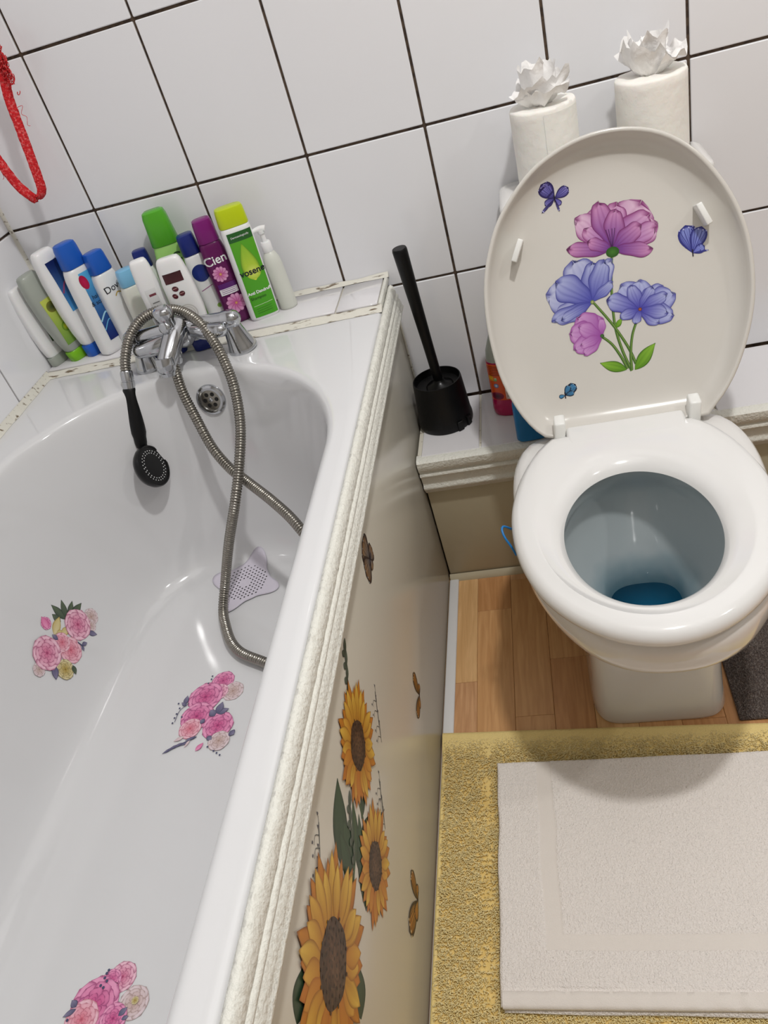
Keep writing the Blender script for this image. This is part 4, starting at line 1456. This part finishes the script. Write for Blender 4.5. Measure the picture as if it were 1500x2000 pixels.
# profile shapes
P_CLASSIC = [(0, .82, .82), (.012, .96, .96), (.04, 1, 1), (.55, 1, 1), (.70, .97, .97), (.76, .88, .9), (.785, .80, .85), (.79, .70, .8)]
C_CLASSIC = [(.792, .80, .88), (.80, .84, .92), (.96, .76, .86), (.992, .70, .80), (1.0, .58, .66)]
P_STRAIGHT = [(0, .90, .90), (.012, .98, .98), (.03, 1, 1), (.80, .98, .98), (.835, .94, .94), (.84, .88, .88)]
C_STRAIGHT = [(.842, .93, .93), (.85, .95, .95), (.975, .90, .90), (.995, .84, .84), (1, .74, .74)]
P_INV = [(.12, .66, .72), (.14, .76, .80), (.25, .90, .90), (.45, 1, 1), (.75, .98, .95), (.93, .84, .78), (.975, .76, .70), (.995, .66, .58), (1, .54, .46)]
C_INV = [(0, .70, .76), (.008, .76, .82), (.11, .80, .86), (.119, .76, .8)]


def lab(a0, a1, b0, b1, c0, c1=None):
    A = Art()
    A.quad(a0, a1, b0, b1, c0, c1, 10, 12)
    return A


def x_slim(t, bd, fn, H):
    A = Art()
    A.quad(.002, .010, H * .28, H * .46, (60, 90, 50), (90, 120, 60))
    A.place('label', fn, bd, step=4e-5, base=4e-4)


def x_clear(t, bd, fn, H):
    A = Art()
    A.quad(-.014, .016, H * .20, H * .72, (110, 150, 60), (196, 204, 90))
    A.disc((0, H * .62), .010, (60, 70, 40), (120, 120, 40))
    A.disc((.003, H * .38), .009, (216, 210, 40), (80, 130, 30))
    A.place('label', fn, bd, step=4e-5, base=4e-4)


def x_blue(t, bd, fn, H):
    A = Art()
    A.quad(-.010, .017, H * .12, H * .74, (14, 34, 110), (90, 180, 226))
    A.disc((-.006, H * .66), .008, (196, 20, 80), (170, 10, 60), ry=.013, rot=.2)
    A.stroke([(-.010, H * .3), (.006, H * .36), (.017, H * .34)], .003, (170, 220, 240))
    A.stroke([(-.010, H * .22), (.006, H * .29), (.017, H * .26)], .002, (110, 190, 230))
    A.place('label', fn, bd, step=4e-5, base=4e-4)
    lettering('lettering', 'hair\n& scalp', .011, (.003, H * .50), 0, fn, 'ink', bd, off=9e-4)


def x_blue_side(t, bd, fn, H):
    A = Art()
    A.quad(-.012, .016, H * .45, H * .90, (70, 150, 210), (24, 36, 90))
    A.stroke([(-.01, H * .62), (.004, H * .70), (.016, H * .67)], .003, (150, 70, 110))
    A.place('label', fn, bd, step=4e-5, base=4e-4)


def x_dove(t, bd, fn, H):
    lettering('lettering', 'Dove', .017, (.0, H * .60), .1, fn, 'ink', bd)
    A = Art()
    A.stroke([(-.004, H * .54), (.002, H * .57), (.010, H * .55)], .002, (190, 160, 70))
    A.place('emblem', fn, bd, step=4e-5, base=4e-4)


def x_brown(t, bd, fn, H):
    A = Art()
    A.quad(-.017, .015, H * .76, H * .86, (74, 28, 36), (60, 24, 30))
    A.place('label', fn, bd, step=4e-5, base=4e-4)
    A = Art()
    for cx_, cz_, r_ in ((-.005, .70, .0055), (-.010, .63, .0050), (.003, .64, .0052)):
        A.disc((cx_, H * cz_), r_, (110, 40, 50), (70, 24, 34), ry=r_ * .8, rot=cx_ * 60)
        A.stroke([(cx_ - .004, H * cz_), (cx_ + .004, H * cz_ + .001)], .0007, (200, 170, 160))
    for r_ in (.016, .012, .008):
        A.disc((0, H * .43), r_, (226, 224, 220), (206, 204, 200), n=28, k=3)
        A.disc((0, H * .43), r_ * .86, (236, 232, 226), (236, 234, 230), n=28, k=3)
    A.stroke([(-.002, H * .36), (0, H * .43), (.003, H * .47)], .004, (206, 172, 110), .001)
    A.place('print', fn, bd, step=4e-5, base=4e-4)


def x_small(t, bd, fn, H):
    A = Art()
    A.quad(-.010, .008, H * .5, H * .72, (200, 200, 200), (226, 226, 226))
    A.stroke([(-.006, H * .66), (.006, H * .66)], .004, (120, 60, 70))
    A.stroke([(-.006, H * .58), (.006, H * .58)], .002, (120, 120, 120))
    A.place('label', fn, bd, step=4e-5, base=4e-4)


def x_green(t, bd, fn, H):
    lettering('lettering', 'C', .022, (.012, H * .58), 0, fn, 'ink_green', bd, bold=.0006)


def x_navy(t, bd, fn, H):
    A = Art()
    A.disc((.0, H * .60), .015, (20, 44, 130), (20, 40, 110), n=30)
    A.place('emblem', fn, bd, step=4e-5, base=4e-4)
    A = Art()
    A.stroke([(-.012, H * .42), (.010, H * .45)], .0012, (150, 60, 130))
    A.place('script_line', fn, bd, step=4e-5, base=4e-4)
    A = Art()
    A.disc((.006, H * .22), .004, (110, 160, 60), (150, 180, 90))
    A.place('green_print', fn, bd, step=4e-5, base=4e-4)


def x_purple(t, bd, fn, H):
    lettering('lettering', 'Cien', .021, (-.002, H * .60), .05, fn, 'ink_white', bd, bold=.0003)
    A = Art()
    for cx_, cz_, r_ in ((-.003, .50, .014), (.004, .20, .018)):
        for i in range(11):
            a = 2 * PI * i / 11
            A.petal((cx_, H * cz_), (cx_ + r_ * math.cos(a), H * cz_ + r_ * math.sin(a)), r_ * .26, (190, 70, 140), (232, 184, 216), (170, 60, 130), n=8, m=6)
        A.disc((cx_, H * cz_), .003, (230, 200, 90), (190, 90, 120))
    A.quad(-.015, .016, H * .30, H * .41, (236, 230, 236), (236, 230, 236))
    A.quad(-.015, .016, H * .36, H * .41, (90, 30, 110), (90, 30, 110))
    for k in range(3):
        A.stroke([(-.012, H * (.35 - .017 * k)), (.012, H * (.35 - .017 * k))], .0009, (120, 80, 130))
    A.place('label', fn, bd, step=4e-5, base=4e-4)


def x_vosene(t, bd, fn, H):
    A = Art()
    A.quad(-.0185, .0235, H * .03, H * .80, (70, 160, 24), (92, 168, 40), 14, 18)
    A.quad(-.0185, .0235, H * .72, H * .80, (40, 96, 40), (40, 96, 40), 14, 3)
    A.petal((.004, H * .36), (.0, H * .70), .0155, (220, 226, 70), (140, 190, 50), (84, 140, 30), pointed=1, shape=.36, n=16, m=10, vein=.1)
    A.disc((.004, H * .44), .0135, (226, 232, 120), (176, 206, 60))
    A.stroke([(-.015, H * .135), (.020, H * .145)], .0006, (220, 240, 200))
    for k in range(3):
        A.stroke([(-.012, H * (.105 - .02 * k)), (.016, H * (.112 - .02 * k))], .0007, (50, 110, 20))
    A.place('label', fn, bd, step=4e-5, base=4e-4)
    lettering('lettering', 'vosene', .0155, (.003, H * .42), .03, fn, 'ink', bd, off=1.1e-3, bold=.0003)
    lettering('lettering', 'Anti Dandruff', .0075, (.003, H * .245), .03, fn, 'ink_white', bd, off=1.1e-3, bold=.0002)
    lettering('lettering', 'Shampoo', .0075, (-.002, H * .195), .03, fn, 'ink_green', bd, off=1.1e-3)
    lettering('lettering', 'Dermatologically', .0046, (.002, H * .755), .03, fn, 'ink_white', bd, off=1.1e-3)


W5, BB, DK = 'white_pl', 'blue_pl', 'navy_pl'
SHF = 'toiletry bottles on the bath shelf'
bottle('shower_gel_bottle', 'slim white bottle in the wall corner, leftmost of the shelf', (.0435, -.086), (.036, -.086, .739), SZ, .0240, .0110, 1.25, W5, 'clear_pl',
       P_INV, C_INV, group=SHF, extra=x_slim)
bottle('shower_gel_bottle', 'cloudy clear bottle standing on a bright green cap', (.084, -.078), (.067, -.085, .757), SZ, .0250, .0165, 1.08, 'clear_pl', 'yelgreen_pl', P_INV, C_INV, group=SHF, extra=x_clear)
bottle('conditioner_bottle', 'large white bottle standing on a blue cap, second from the green cap', (.119, -.072), (.110, -.074, .787), SZ, .0270, .0165, 1.10, W5, BB, P_INV, C_INV, group=SHF, extra=x_blue_side)
bottle('shampoo_bottle', 'white bottle with bright blue cap and pink badge on a blue label', (.158, -.078), (.158, -.074, .790), SZ, .0265, .0165, 1.10, W5, BB, P_CLASSIC, C_CLASSIC, group=SHF, extra=x_blue)
bottle('body_wash_bottle', 'pale white bottle with short blue cap and curly black script', (.198, -.062), (.193, -.060, .761), SZ, .0240, .0160, 1.0, W5, BB, P_CLASSIC, C_CLASSIC, group=SHF, extra=x_dove)
bottle('lotion_bottle', 'cream bottle with a light blue cap, half behind the left tap pillar', (.240, -.068), (.241, -.068, .722), SZ, .0225, .0150, .75, 'cream_pl', 'ltblue_pl', P_CLASSIC, C_CLASSIC, group=SHF)
bottle('lotion_bottle', 'narrow white bottle standing behind the tap on a navy cap', (.3035, -.124), (.300, -.124, .748), ZR + .001, .0195, .0145, .45, W5, DK, P_INV, C_INV, group=SHF, extra=x_small)
bottle('conditioner_bottle', 'white bottle with brown label and coffee bean print behind the tap', (.3555, -.126), (.3525, -.124, .741), ZR + .001, .0265, .0145, .22, W5, DK, P_INV, C_INV, group=SHF, extra=x_brown)
bottle('lotion_bottle', 'bottle mostly hidden, its navy cap showing left of the green cap', (.262, -.028), (.261, -.028, .737), SZ, .0175, .013, .3, W5, DK, P_CLASSIC, C_CLASSIC, group=SHF)
bottle('shower_gel_bottle', 'pale green bottle with big translucent green cap, tallest at the back', (.321, -.034), (.319, -.034, .797), SZ, .0285, .018, .25, 'ltgreen_pl', 'green_pl',
       [(0, .82, .82), (.02, .96, .96), (.1, 1, 1), (.5, 1, 1), (.62, .97, .97), (.70, .84, .88), (.72, .80, .85)], [(.722, .82, .9), (.73, .86, .96), (.95, .74, .86), (.99, .66, .78), (1, .52, .6)], group=SHF, extra=x_green)
bottle('body_lotion_bottle', 'white bottle with navy cap and round navy emblem, left of the purple one', (.376, -.055), (.366, -.055, .752), SZ, .0200, .0165, .35, W5, DK, P_CLASSIC, C_CLASSIC, group=SHF, extra=x_navy)
bottle('shower_gel_bottle', 'deep purple bottle with white lettering and pink blossoms', (.409, -.060), (.407, -.060, .771), SZ, .0225, .0170, .40, 'purple_pl', 'purple_cap', P_CLASSIC, C_CLASSIC, group=SHF, extra=x_purple)
bottle('shampoo_bottle', 'white shampoo bottle with lime cap and green drop label', (.4585, -.064), (.462, -.064, .781), SZ, .0270, .0170, .42, W5, 'lime_pl', P_STRAIGHT, C_STRAIGHT, e=3.6, group=SHF, extra=x_vosene)


def pump(t, bd, fn, H):
    nb = loft('collar', [ring((0, 0, h), r, r, n=28) for r, h in ((.0088, H * .66), (.0092, H * .665), (.0092, H * .76), (.0078, H * .775))], 'white_pl', t, local=True)
    loft('pump_stem', [ring((0, 0, h), r, r, n=20) for r, h in ((.0042, H * .775), (.0042, H * .86), (.0062, H * .865), (.0068, H * .90))], 'white_pl', t, local=True)
    tube('pump_nozzle', [(.008, 0, H * .90), (.0, 0, H * .915), (-.012, -.004, H * .915), (-.021, -.006, H * .895)], .0044, 'white_pl', t, n=12, local=True, rf=lambda L: .0062 - .11 * L)


bottle('pump_bottle', 'small milky pump bottle with white dispenser at the right end of the row', (.5015, -.047), (.497, -.047, .742), SZ, .0160, .0160, .2, 'lotion_pl', 'white_pl',
       [(0, .92, .92), (.01, .99, .99), (.03, 1, 1), (.50, .98, .98), (.58, .90, .90), (.64, .66, .66), (.66, .52, .52)], None, e=2.1, group=SHF, extra=pump, cat='bottle')

# ================================================================ TOILET BRUSH
hb_ = Vector((.7355, -.0815, LZ + .0005))
hd_ = thing('brush_holder', 'black round toilet brush holder on the tiled ledge', 'brush holder', hb_)
lathe_dir('pot', hb_, (0, 0, 1), [(.030, 0), (.0505, 0), (.0515, .004), (.0515, .012), (.0500, .020), (.0455, .088), (.0445, .0925), (.0428, .0925), (.0425, .089), (.0400, .080), (.0120, .076), (.0118, .070), (.010, .069)], 'black', hd_, n=56, ang=35)
for a in (-.5, -.95, 2.4):
    c = hb_ + Vector((.0505 * math.cos(a), .0505 * math.sin(a), .009))
    V, F = boxg(-.0035, .0035, -.006, .006, -.009, .010, .001, 1)
    part('foot_tab', [c + Matrix.Rotation(a, 3, 'Z') @ v for v in V], F, 'black', hd_, smooth=False)
bb_ = Vector((.7395, -.0855, LZ + .083))
bt_ = Vector((.7285, -.091, .656))
br = thing('toilet_brush', 'black toilet brush with long tapered handle standing in its holder', 'toilet brush', bb_)
d = (bt_ - bb_).normalized()
L = (bt_ - bb_).length
lathe_dir('handle', bb_ + d * .004, d, [(.0085, 0), (.0088, .02), (.0092, .08), (.0106, .16), (.0124, L - .02), (.0128, L - .004), (.0120, L - .0008), (.0114, L)], 'black', br, n=28, ang=35)
lathe_dir('splash_cap', bb_ - Vector((0, 0, .004)), (0, 0, 1), [(.024, 0), (.0255, .002), (.022, .005), (.012, .008), (.009, .014)], 'black_gloss', br, n=32, ang=50)

# ================================================================ CLEANING BOTTLES BEHIND THE LID
def x_orange(t, bd, fn, H):
    A = Art()
    A.quad(-.030, .030, H * .16, H * .50, (222, 84, 30), (224, 92, 34), 16, 12)
    A.quad(-.002, .026, H * .17, H * .36, (226, 222, 214), (226, 222, 214), 8, 6)
    A.disc((-.018, H * .20), .012, (60, 20, 40), (150, 20, 60), ry=.008)
    A.disc((-.017, H * .30), .0045, (240, 240, 240), (60, 90, 160), n=14, k=2)
    A.quad(-.022, -.014, H * .345, H * .375, (70, 160, 90), (210, 220, 180), 2, 2)
    A.disc((-.024, H * .37), .006, (236, 200, 40), (214, 120, 30), n=12, k=2)
    for k in range(6):
        A.stroke([(-.028, H * (.40 + .016 * k)), (.012, H * (.40 + .016 * k))], .0010, (90, 24, 16))
    for k in range(5):
        A.stroke([(.0, H * (.20 + .028 * k)), (.022, H * (.20 + .028 * k))], .0008, (60, 60, 60))
    A.place('label', fn, bd, step=4e-5, base=4e-4)


bottle('cleaner_bottle', 'pink liquid cleaner bottle with orange label, half behind the toilet lid', (.8615, -.078), (.8615, -.078, .530), LZ + .0005, .0345, .0265, -.15, 'pink_liq', 'clear_pl',
       [(0, .9, .9), (.02, .98, .98), (.06, 1, 1), (.14, .97, .97), (.16, .95, .95), (.5, .93, .93), (.51, .92, .92)], [(.511, .90, .90), (.60, .84, .88), (.70, .62, .72), (.76, .44, .56), (.82, .40, .50), (.97, .42, .54), (1, .36, .46)], e=2.6, extra=x_orange)
bottle('refill_bottle', 'plain blue plastic bottle between the toilet and the ledge edge', (.8930, -.1760), (.8930, -.1760, .430), LZ + .0005, .0270, .0200, .05, 'sky_pl', 'sky_pl',
       [(0, .9, .9), (.03, 1, 1), (.55, .96, .96), (.75, .8, .8), (.85, .5, .55)], [(.852, .5, .55), (.86, .55, .6), (.98, .5, .55), (1, .4, .45)], e=4.5)

# ================================================================ TOILET ROLLS
def roll(name, label, c, z0, r, h, seed):
    t = thing(name, label, 'toilet roll', (c[0], c[1], z0), group='toilet rolls on the cistern')
    n = 72
    rings = []
    rnd = random.Random(seed)
    for z, rr_, am in ((0, .93, 0), (.002, .985, .2), (.02, 1, 1), (.04, 1, 1), (.06, 1, 1), (.08, 1, 1), (h - .012, 1, 1), (h - .003, .995, .8), (h, .965, .3), (h - .0006, .80, .1), (h - .001, .55, 0), (h - .001, .25, 0)):
        rr = []
        for i in range(n):
            a = 2 * PI * i / n
            k = 1 + am * (.010 * noise.noise((math.cos(a) * 2, math.sin(a) * 2, z * 30 + seed)) + .005 * noise.noise((math.cos(a) * 8, math.sin(a) * 8, z * 90 + seed)))
            rr.append(Vector((c[0] + r * rr_ * k * math.cos(a), c[1] + r * rr_ * k * math.sin(a), z0 + z + (.0012 * noise.noise((math.cos(a) * 3, math.sin(a) * 3, seed)) if z > h - .02 else 0))))
        rings.append(rr)
    loft('roll', rings, 'paper', t, ang=70)
    # loose outer sheet edge
    e0 = []
    for i in range(14):
        a = -2.6 + seed * .5 + i * .10
        col_ = []
        for k in range(5):
            z = z0 + .004 + (h - .010) * k / 4
            q = r * (1.012 + .012 * (i / 13) ** 3)
            col_.append(Vector((c[0] + q * math.cos(a), c[1] + q * math.sin(a), z)))
        e0.append(col_)
    V = [v for cc in e0 for v in cc]
    F = [[i * 5 + k, i * 5 + k + 1, (i + 1) * 5 + k + 1, (i + 1) * 5 + k] for i in range(13) for k in range(4)]
    part('loose_sheet', V, F, 'paper', t)
    # crumpled tuft pulled from the core
    for s_ in range(3):
        V, F = [], []
        nu, nv = 26, 12
        for i in range(nu):
            a = 2 * PI * i / (nu - 1) * (.62 + .1 * s_) + s_ * 2.1 + seed
            for j in range(nv):
                v = j / (nv - 1)
                rad = r * (.16 + (.80 - .18 * s_) * v ** .8) * (1 + .45 * noise.noise((a * 1.25, v * 1.8, seed + s_ * 7)))
                zz = h - .004 + (.030 + .012 * s_) * v + .022 * v * noise.noise((a * 2.6, v * 1.5, seed * 3 + s_)) + .004 * noise.noise((a * 9, v * 6, seed))
                V.append(Vector((c[0] + rad * math.cos(a), c[1] + rad * math.sin(a) * .8, z0 + zz)))
        for i in range(nu - 1):
            for j in range(nv - 1):
                q = i * nv + j
                F.append([q, q + 1, q + nv + 1, q + nv])
        part('tissue_tuft', V, F, 'tissue', t)
    return t


roll('toilet_roll', 'left toilet roll on the cistern with crumpled tissue tuft', (.982, -.070), .698, .0485, .118, 2)
roll('toilet_roll', 'right toilet roll on the cistern, beside the vertical grout line', (1.135, -.072), .698, .0500, .122, 5)

# ================================================================ RED NETTING STRAP
st = thing('net_strap', 'red netting loop of a bath sponge hanging in the top left corner', 'strap', (.16, -.06, .86))


def ribbon(name, P, w, th, m, parent, wd=Vector((.75, .65, 0))):
    pts = crom(P, .003)
    V, F = [], []
    for i, p in enumerate(pts):
        d = (pts[min(i + 1, len(pts) - 1)] - pts[max(i - 1, 0)]).normalized()
        u = (wd - d * wd.dot(d)).normalized()
        q = d.cross(u)
        ww = w * (1 + .12 * noise.noise((i * .25, 3, 0)))
        jj = .0008 * noise.noise((i * .6, 9, 1))
        for a, b in ((-1, -1), (-.4, -1.3), (.4, -1.3), (1, -1), (1, 1), (.4, 1.3), (-.4, 1.3), (-1, 1)):
            V.append(p + u * (a * ww / 2 + jj) + q * (b * th / 2))
    n = 8
    for i in range(len(pts) - 1):
        for j in range(n):
            k = (j + 1) % n
            F.append([i * n + j, i * n + k, (i + 1) * n + k, (i + 1) * n + j])
    F.append(list(range(n))[::-1])
    F.append([(len(pts) - 1) * n + j for j in range(n)])
    return recalc(part(name, V, F, m, parent))


ribbon('loop', STRAP, .0150, .0018, 'red_mesh', st)
fz = []
rnd = random.Random(3)
for k in range(170):
    c = Vector(STRAPK) + Vector((rnd.gauss(0, .0035), rnd.gauss(0, .0035), rnd.gauss(0, .013)))
    a = rnd.random() * 6.28
    r_ = rnd.uniform(.002, .005)
    pts = [c + Vector((math.cos(a + q) * r_, math.sin(a * 2 + q) * r_ * .7, math.sin(a + q * 1.3) * r_)) for q in (0, .9, 1.8, 2.7, 3.6, 4.5)]
    fz.append(tubeg(crom(pts, .004), .0007, 4))
V, F = merge(fz)
part('frayed_knot', V, F, 'red_mesh', st, kind='stuff')
for P in THREADS:
    tube('loose_thread', P, .0004, 'red_mesh', st, n=5, step=.002)

# ================================================================ RUGS AND TOWEL
rg = thing('bath_mat', 'deep pile yellow bath mat beside the bath panel', 'bath mat', (1.03, -.86, 0))
RXA, RXB, RYA, RYB = .6835, 1.44, -1.12, -.568


def rug_edge(x):
    return RYB - .026 * (x - .68) / .5 * .9


V, F = [], []
nx, ny = 60, 44
box('backing', RXA, RXB, RYA, RYB - .036, .0005, .0075, 'rug', rg, bev=.002)
cl = []
for i in range(60):
    x = RXA + (RXB - RXA) * i / 59
    y = rug_edge(x) + .002 * noise.noise((x * 9, 0, 0))
    cl.append([(x, y, .0085), (x, y - .001, .0128), (x, y - .006, .0135), (x, y - .011, .0128), (x, y - .045, .0074), (x, y, .0082 if x > 1.13 else .0008)])
loft('hem', cl, 'hem', rg, ang=80)
box('side_hem', RXA, RXA + .007, RYA, RYB - .004, .0008, .0102, 'hem', rg, bev=.003)
rnd = random.Random(11)
PV, PF, PC = [], [], []
HID = lambda x, y: (x > .80 and -.965 < y < -.665)
for k in range(85000):
    x = rnd.uniform(RXA + .006, 1.30)
    y = rnd.uniform(RYA + .02, rug_edge(x) - .006)
    if HID(x, y):
        continue
    # embossed lettering-like stitched columns
    st_ = (.748 < x < .768) and math.sin(y * 52) > -.55
    if st_ and (math.sin(y * 800) > -.15 or abs(x - .758) < .0012 * (1 + math.sin(y * 120))):
        continue
    g_ = noise.noise((x * 40, y * 40, 0))
    h_ = .0052 + .0012 * g_ + rnd.random() * .0014
    a = 1.4 * noise.noise((x * 22, y * 22, 5)) + rnd.random() * 2.6 + 3.6
    le = .0045 + .003 * rnd.random()
    lx, ly = le * math.cos(a), le * math.sin(a)
    w_ = .0011
    b = len(PV)
    z0_ = .0070
    PV += [(x - w_, y - w_, z0_), (x + w_, y - w_, z0_), (x, y + w_, z0_), (x + lx * .6 - w_ * .7, y + ly * .6, z0_ + h_ * .8), (x + lx * .6 + w_ * .7, y + ly * .6, z0_ + h_ * .8), (x + lx * .6, y + ly * .6 + w_ * .7, z0_ + h_ * .78), (x + lx, y + ly, z0_ + h_)]
    PF += [[b, b + 1, b + 4, b + 3], [b + 1, b + 2, b + 5, b + 4], [b + 2, b, b + 3, b + 5], [b + 3, b + 4, b + 6], [b + 4, b + 5, b + 6], [b + 5, b + 3, b + 6]]
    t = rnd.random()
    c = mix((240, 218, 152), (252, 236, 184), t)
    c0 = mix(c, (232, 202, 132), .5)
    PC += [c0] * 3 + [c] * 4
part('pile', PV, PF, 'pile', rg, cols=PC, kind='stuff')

gr = thing('pedestal_mat', 'grey brown low pile mat to the right of the toilet pedestal', 'mat', (1.30, -.42, 0))
box('backing', 1.1465, 1.52, -.578, -.215, .0005, .005, 'grey_rug', gr, bev=.002)
PV, PF, PC = [], [], []
for k in range(14000):
    x = rnd.uniform(1.1475, 1.36)
    y = rnd.uniform(-.577, -.30)
    a = rnd.random() * 6.28
    lx, ly, w_ = .0022 * math.cos(a), .0022 * math.sin(a), .0009
    b = len(PV)
    PV += [(x - w_, y - w_, .0048), (x + w_, y - w_, .0048), (x, y + w_, .0048), (x + lx, y + ly, .0078 + .0016 * rnd.random())]
    PF += [[b, b + 1, b + 3], [b + 1, b + 2, b + 3], [b + 2, b, b + 3]]
    c = mix((92, 82, 78), (150, 140, 132), rnd.random() ** 2)
    PC += [mix(c, (60, 52, 48), .5)] * 3 + [c]
part('pile', PV, PF, 'pile', gr, cols=PC, kind='stuff')

tw = thing('folded_towel', 'white terry towel mat folded on top of the yellow bath mat', 'towel', (1.02, -.81, .015))
TXA, TXB, TYA, TYB = .7755, 1.30, -.983, -.640


def towel_layer(name, x0, x1, y0, y1, zb, th, amp, m, nx=260, ny=180):
    V, F, BD = [], [], []
    for i in range(nx + 1):
        for j in range(ny + 1):
            u, v = i / nx, j / ny
            x = x0 + (x1 - x0) * u + .003 * noise.noise((v * 5, 1, zb * 50))
            y = y0 + (y1 - y0) * v + .003 * noise.noise((u * 5, 2, zb * 50)) - .010 * u * (.2 + .8 * v)
            edge = min(u * (x1 - x0), (1 - u) * (x1 - x0), v * (y1 - y0), (1 - v) * (y1 - y0))
            rd = min(1, edge / .006)
            z = zb + th * (.35 + .65 * math.sqrt(max(0, 1 - (1 - rd) ** 2)))
            z += amp * (1.1 * noise.noise((x * 9, y * 12, 1)) + .6 * noise.noise((x * 23, y * 23, 4)))
            # gentle crease near the front fold
            z += .0024 * math.exp(-((y - (y0 + .040) + (x - x0) * .03) / .013) ** 2) * math.exp(-((x - x0 - .09) / .11) ** 2)
            xf, yf = x0 + (x1 - x0) * u, y0 + (y1 - y0) * v
            sm = lambda d: max(0, min(1, 1 - d / .0025))
            k1 = sm(max(0, abs(xf - .846) - .0105)) * (1 if yf > -.918 else 0)
            k2 = sm(max(0, abs(yf + .9085) - .0085)) * (1 if xf > .8345 else 0)
            band = max(k1, k2)
            z += (1 - band) * (.0007 * noise.noise((x * 300, y * 300, 2)) + .0008 * noise.noise((x * 620, y * 620, 2))) - band * .0009
            if yf < -.962:
                z = min(z, .0252)
            V.append((x, y, z))
            BD.append(band)
    for i in range(nx):
        for j in range(ny):
            a = i * (ny + 1) + j
            F.append([a, a + ny + 1, a + ny + 2, a + 1])
    # skirt down to the underside
    b = len(V)
    rim = [i * (ny + 1) for i in range(nx + 1)] + [nx * (ny + 1) + j for j in range(1, ny + 1)] + [i * (ny + 1) + ny for i in range(nx - 1, -1, -1)] + [j for j in range(ny - 1, 0, -1)]
    for q in rim:
        V.append((V[q][0], V[q][1], zb))
    n = len(rim)
    for k in range(n):
        F.append([rim[k], b + k, b + (k + 1) % n, rim[(k + 1) % n]])
    F.append([b + k for k in range(n)][::-1])
    o = recalc(part(name, V, F, m, tw))
    o.data.materials.append(M['towel_flat'])
    for p in o.data.polygons:
        q = p.vertices[0]
        if q < len(BD) and BD[q] > .5:
            p.material_index = 1
    return o


towel_layer('lower_layer', TXA + .003, TXB, TYA - .004, TYB + .001, .0135, .005, .0006, 'towel', 60, 40)
towel_layer('upper_layer', TXA, TXB, TYA, TYB, .0195, .006, .0010, 'towel', 420, 280)
V, F = [], []
nx = 300
hem_rows = []
for i in range(nx + 1):
    x = TXA + .003 + (TXB - TXA - .004) * i / nx
    pu = .0009 * noise.noise((x * 60, 0, 0))
    wv = .0007 * math.sin(x * 190 + 3 * noise.noise((x * 20, 0, 0))) * max(0, noise.noise((x * 9, 5, 0)) + .5)
    hem_rows.append([(x, -.9655 + pu * 2 - .002 * i / nx, .0250), (x, -.967, .0276 + pu), (x, -.974, .0272 + wv), (x, -.9815, .0266 + wv), (x, -.9852, .0245), (x, -.9852, .0205), (x, -.975, .021)])
loft('woven_hem', hem_rows, 'towel_flat', tw, ang=80)
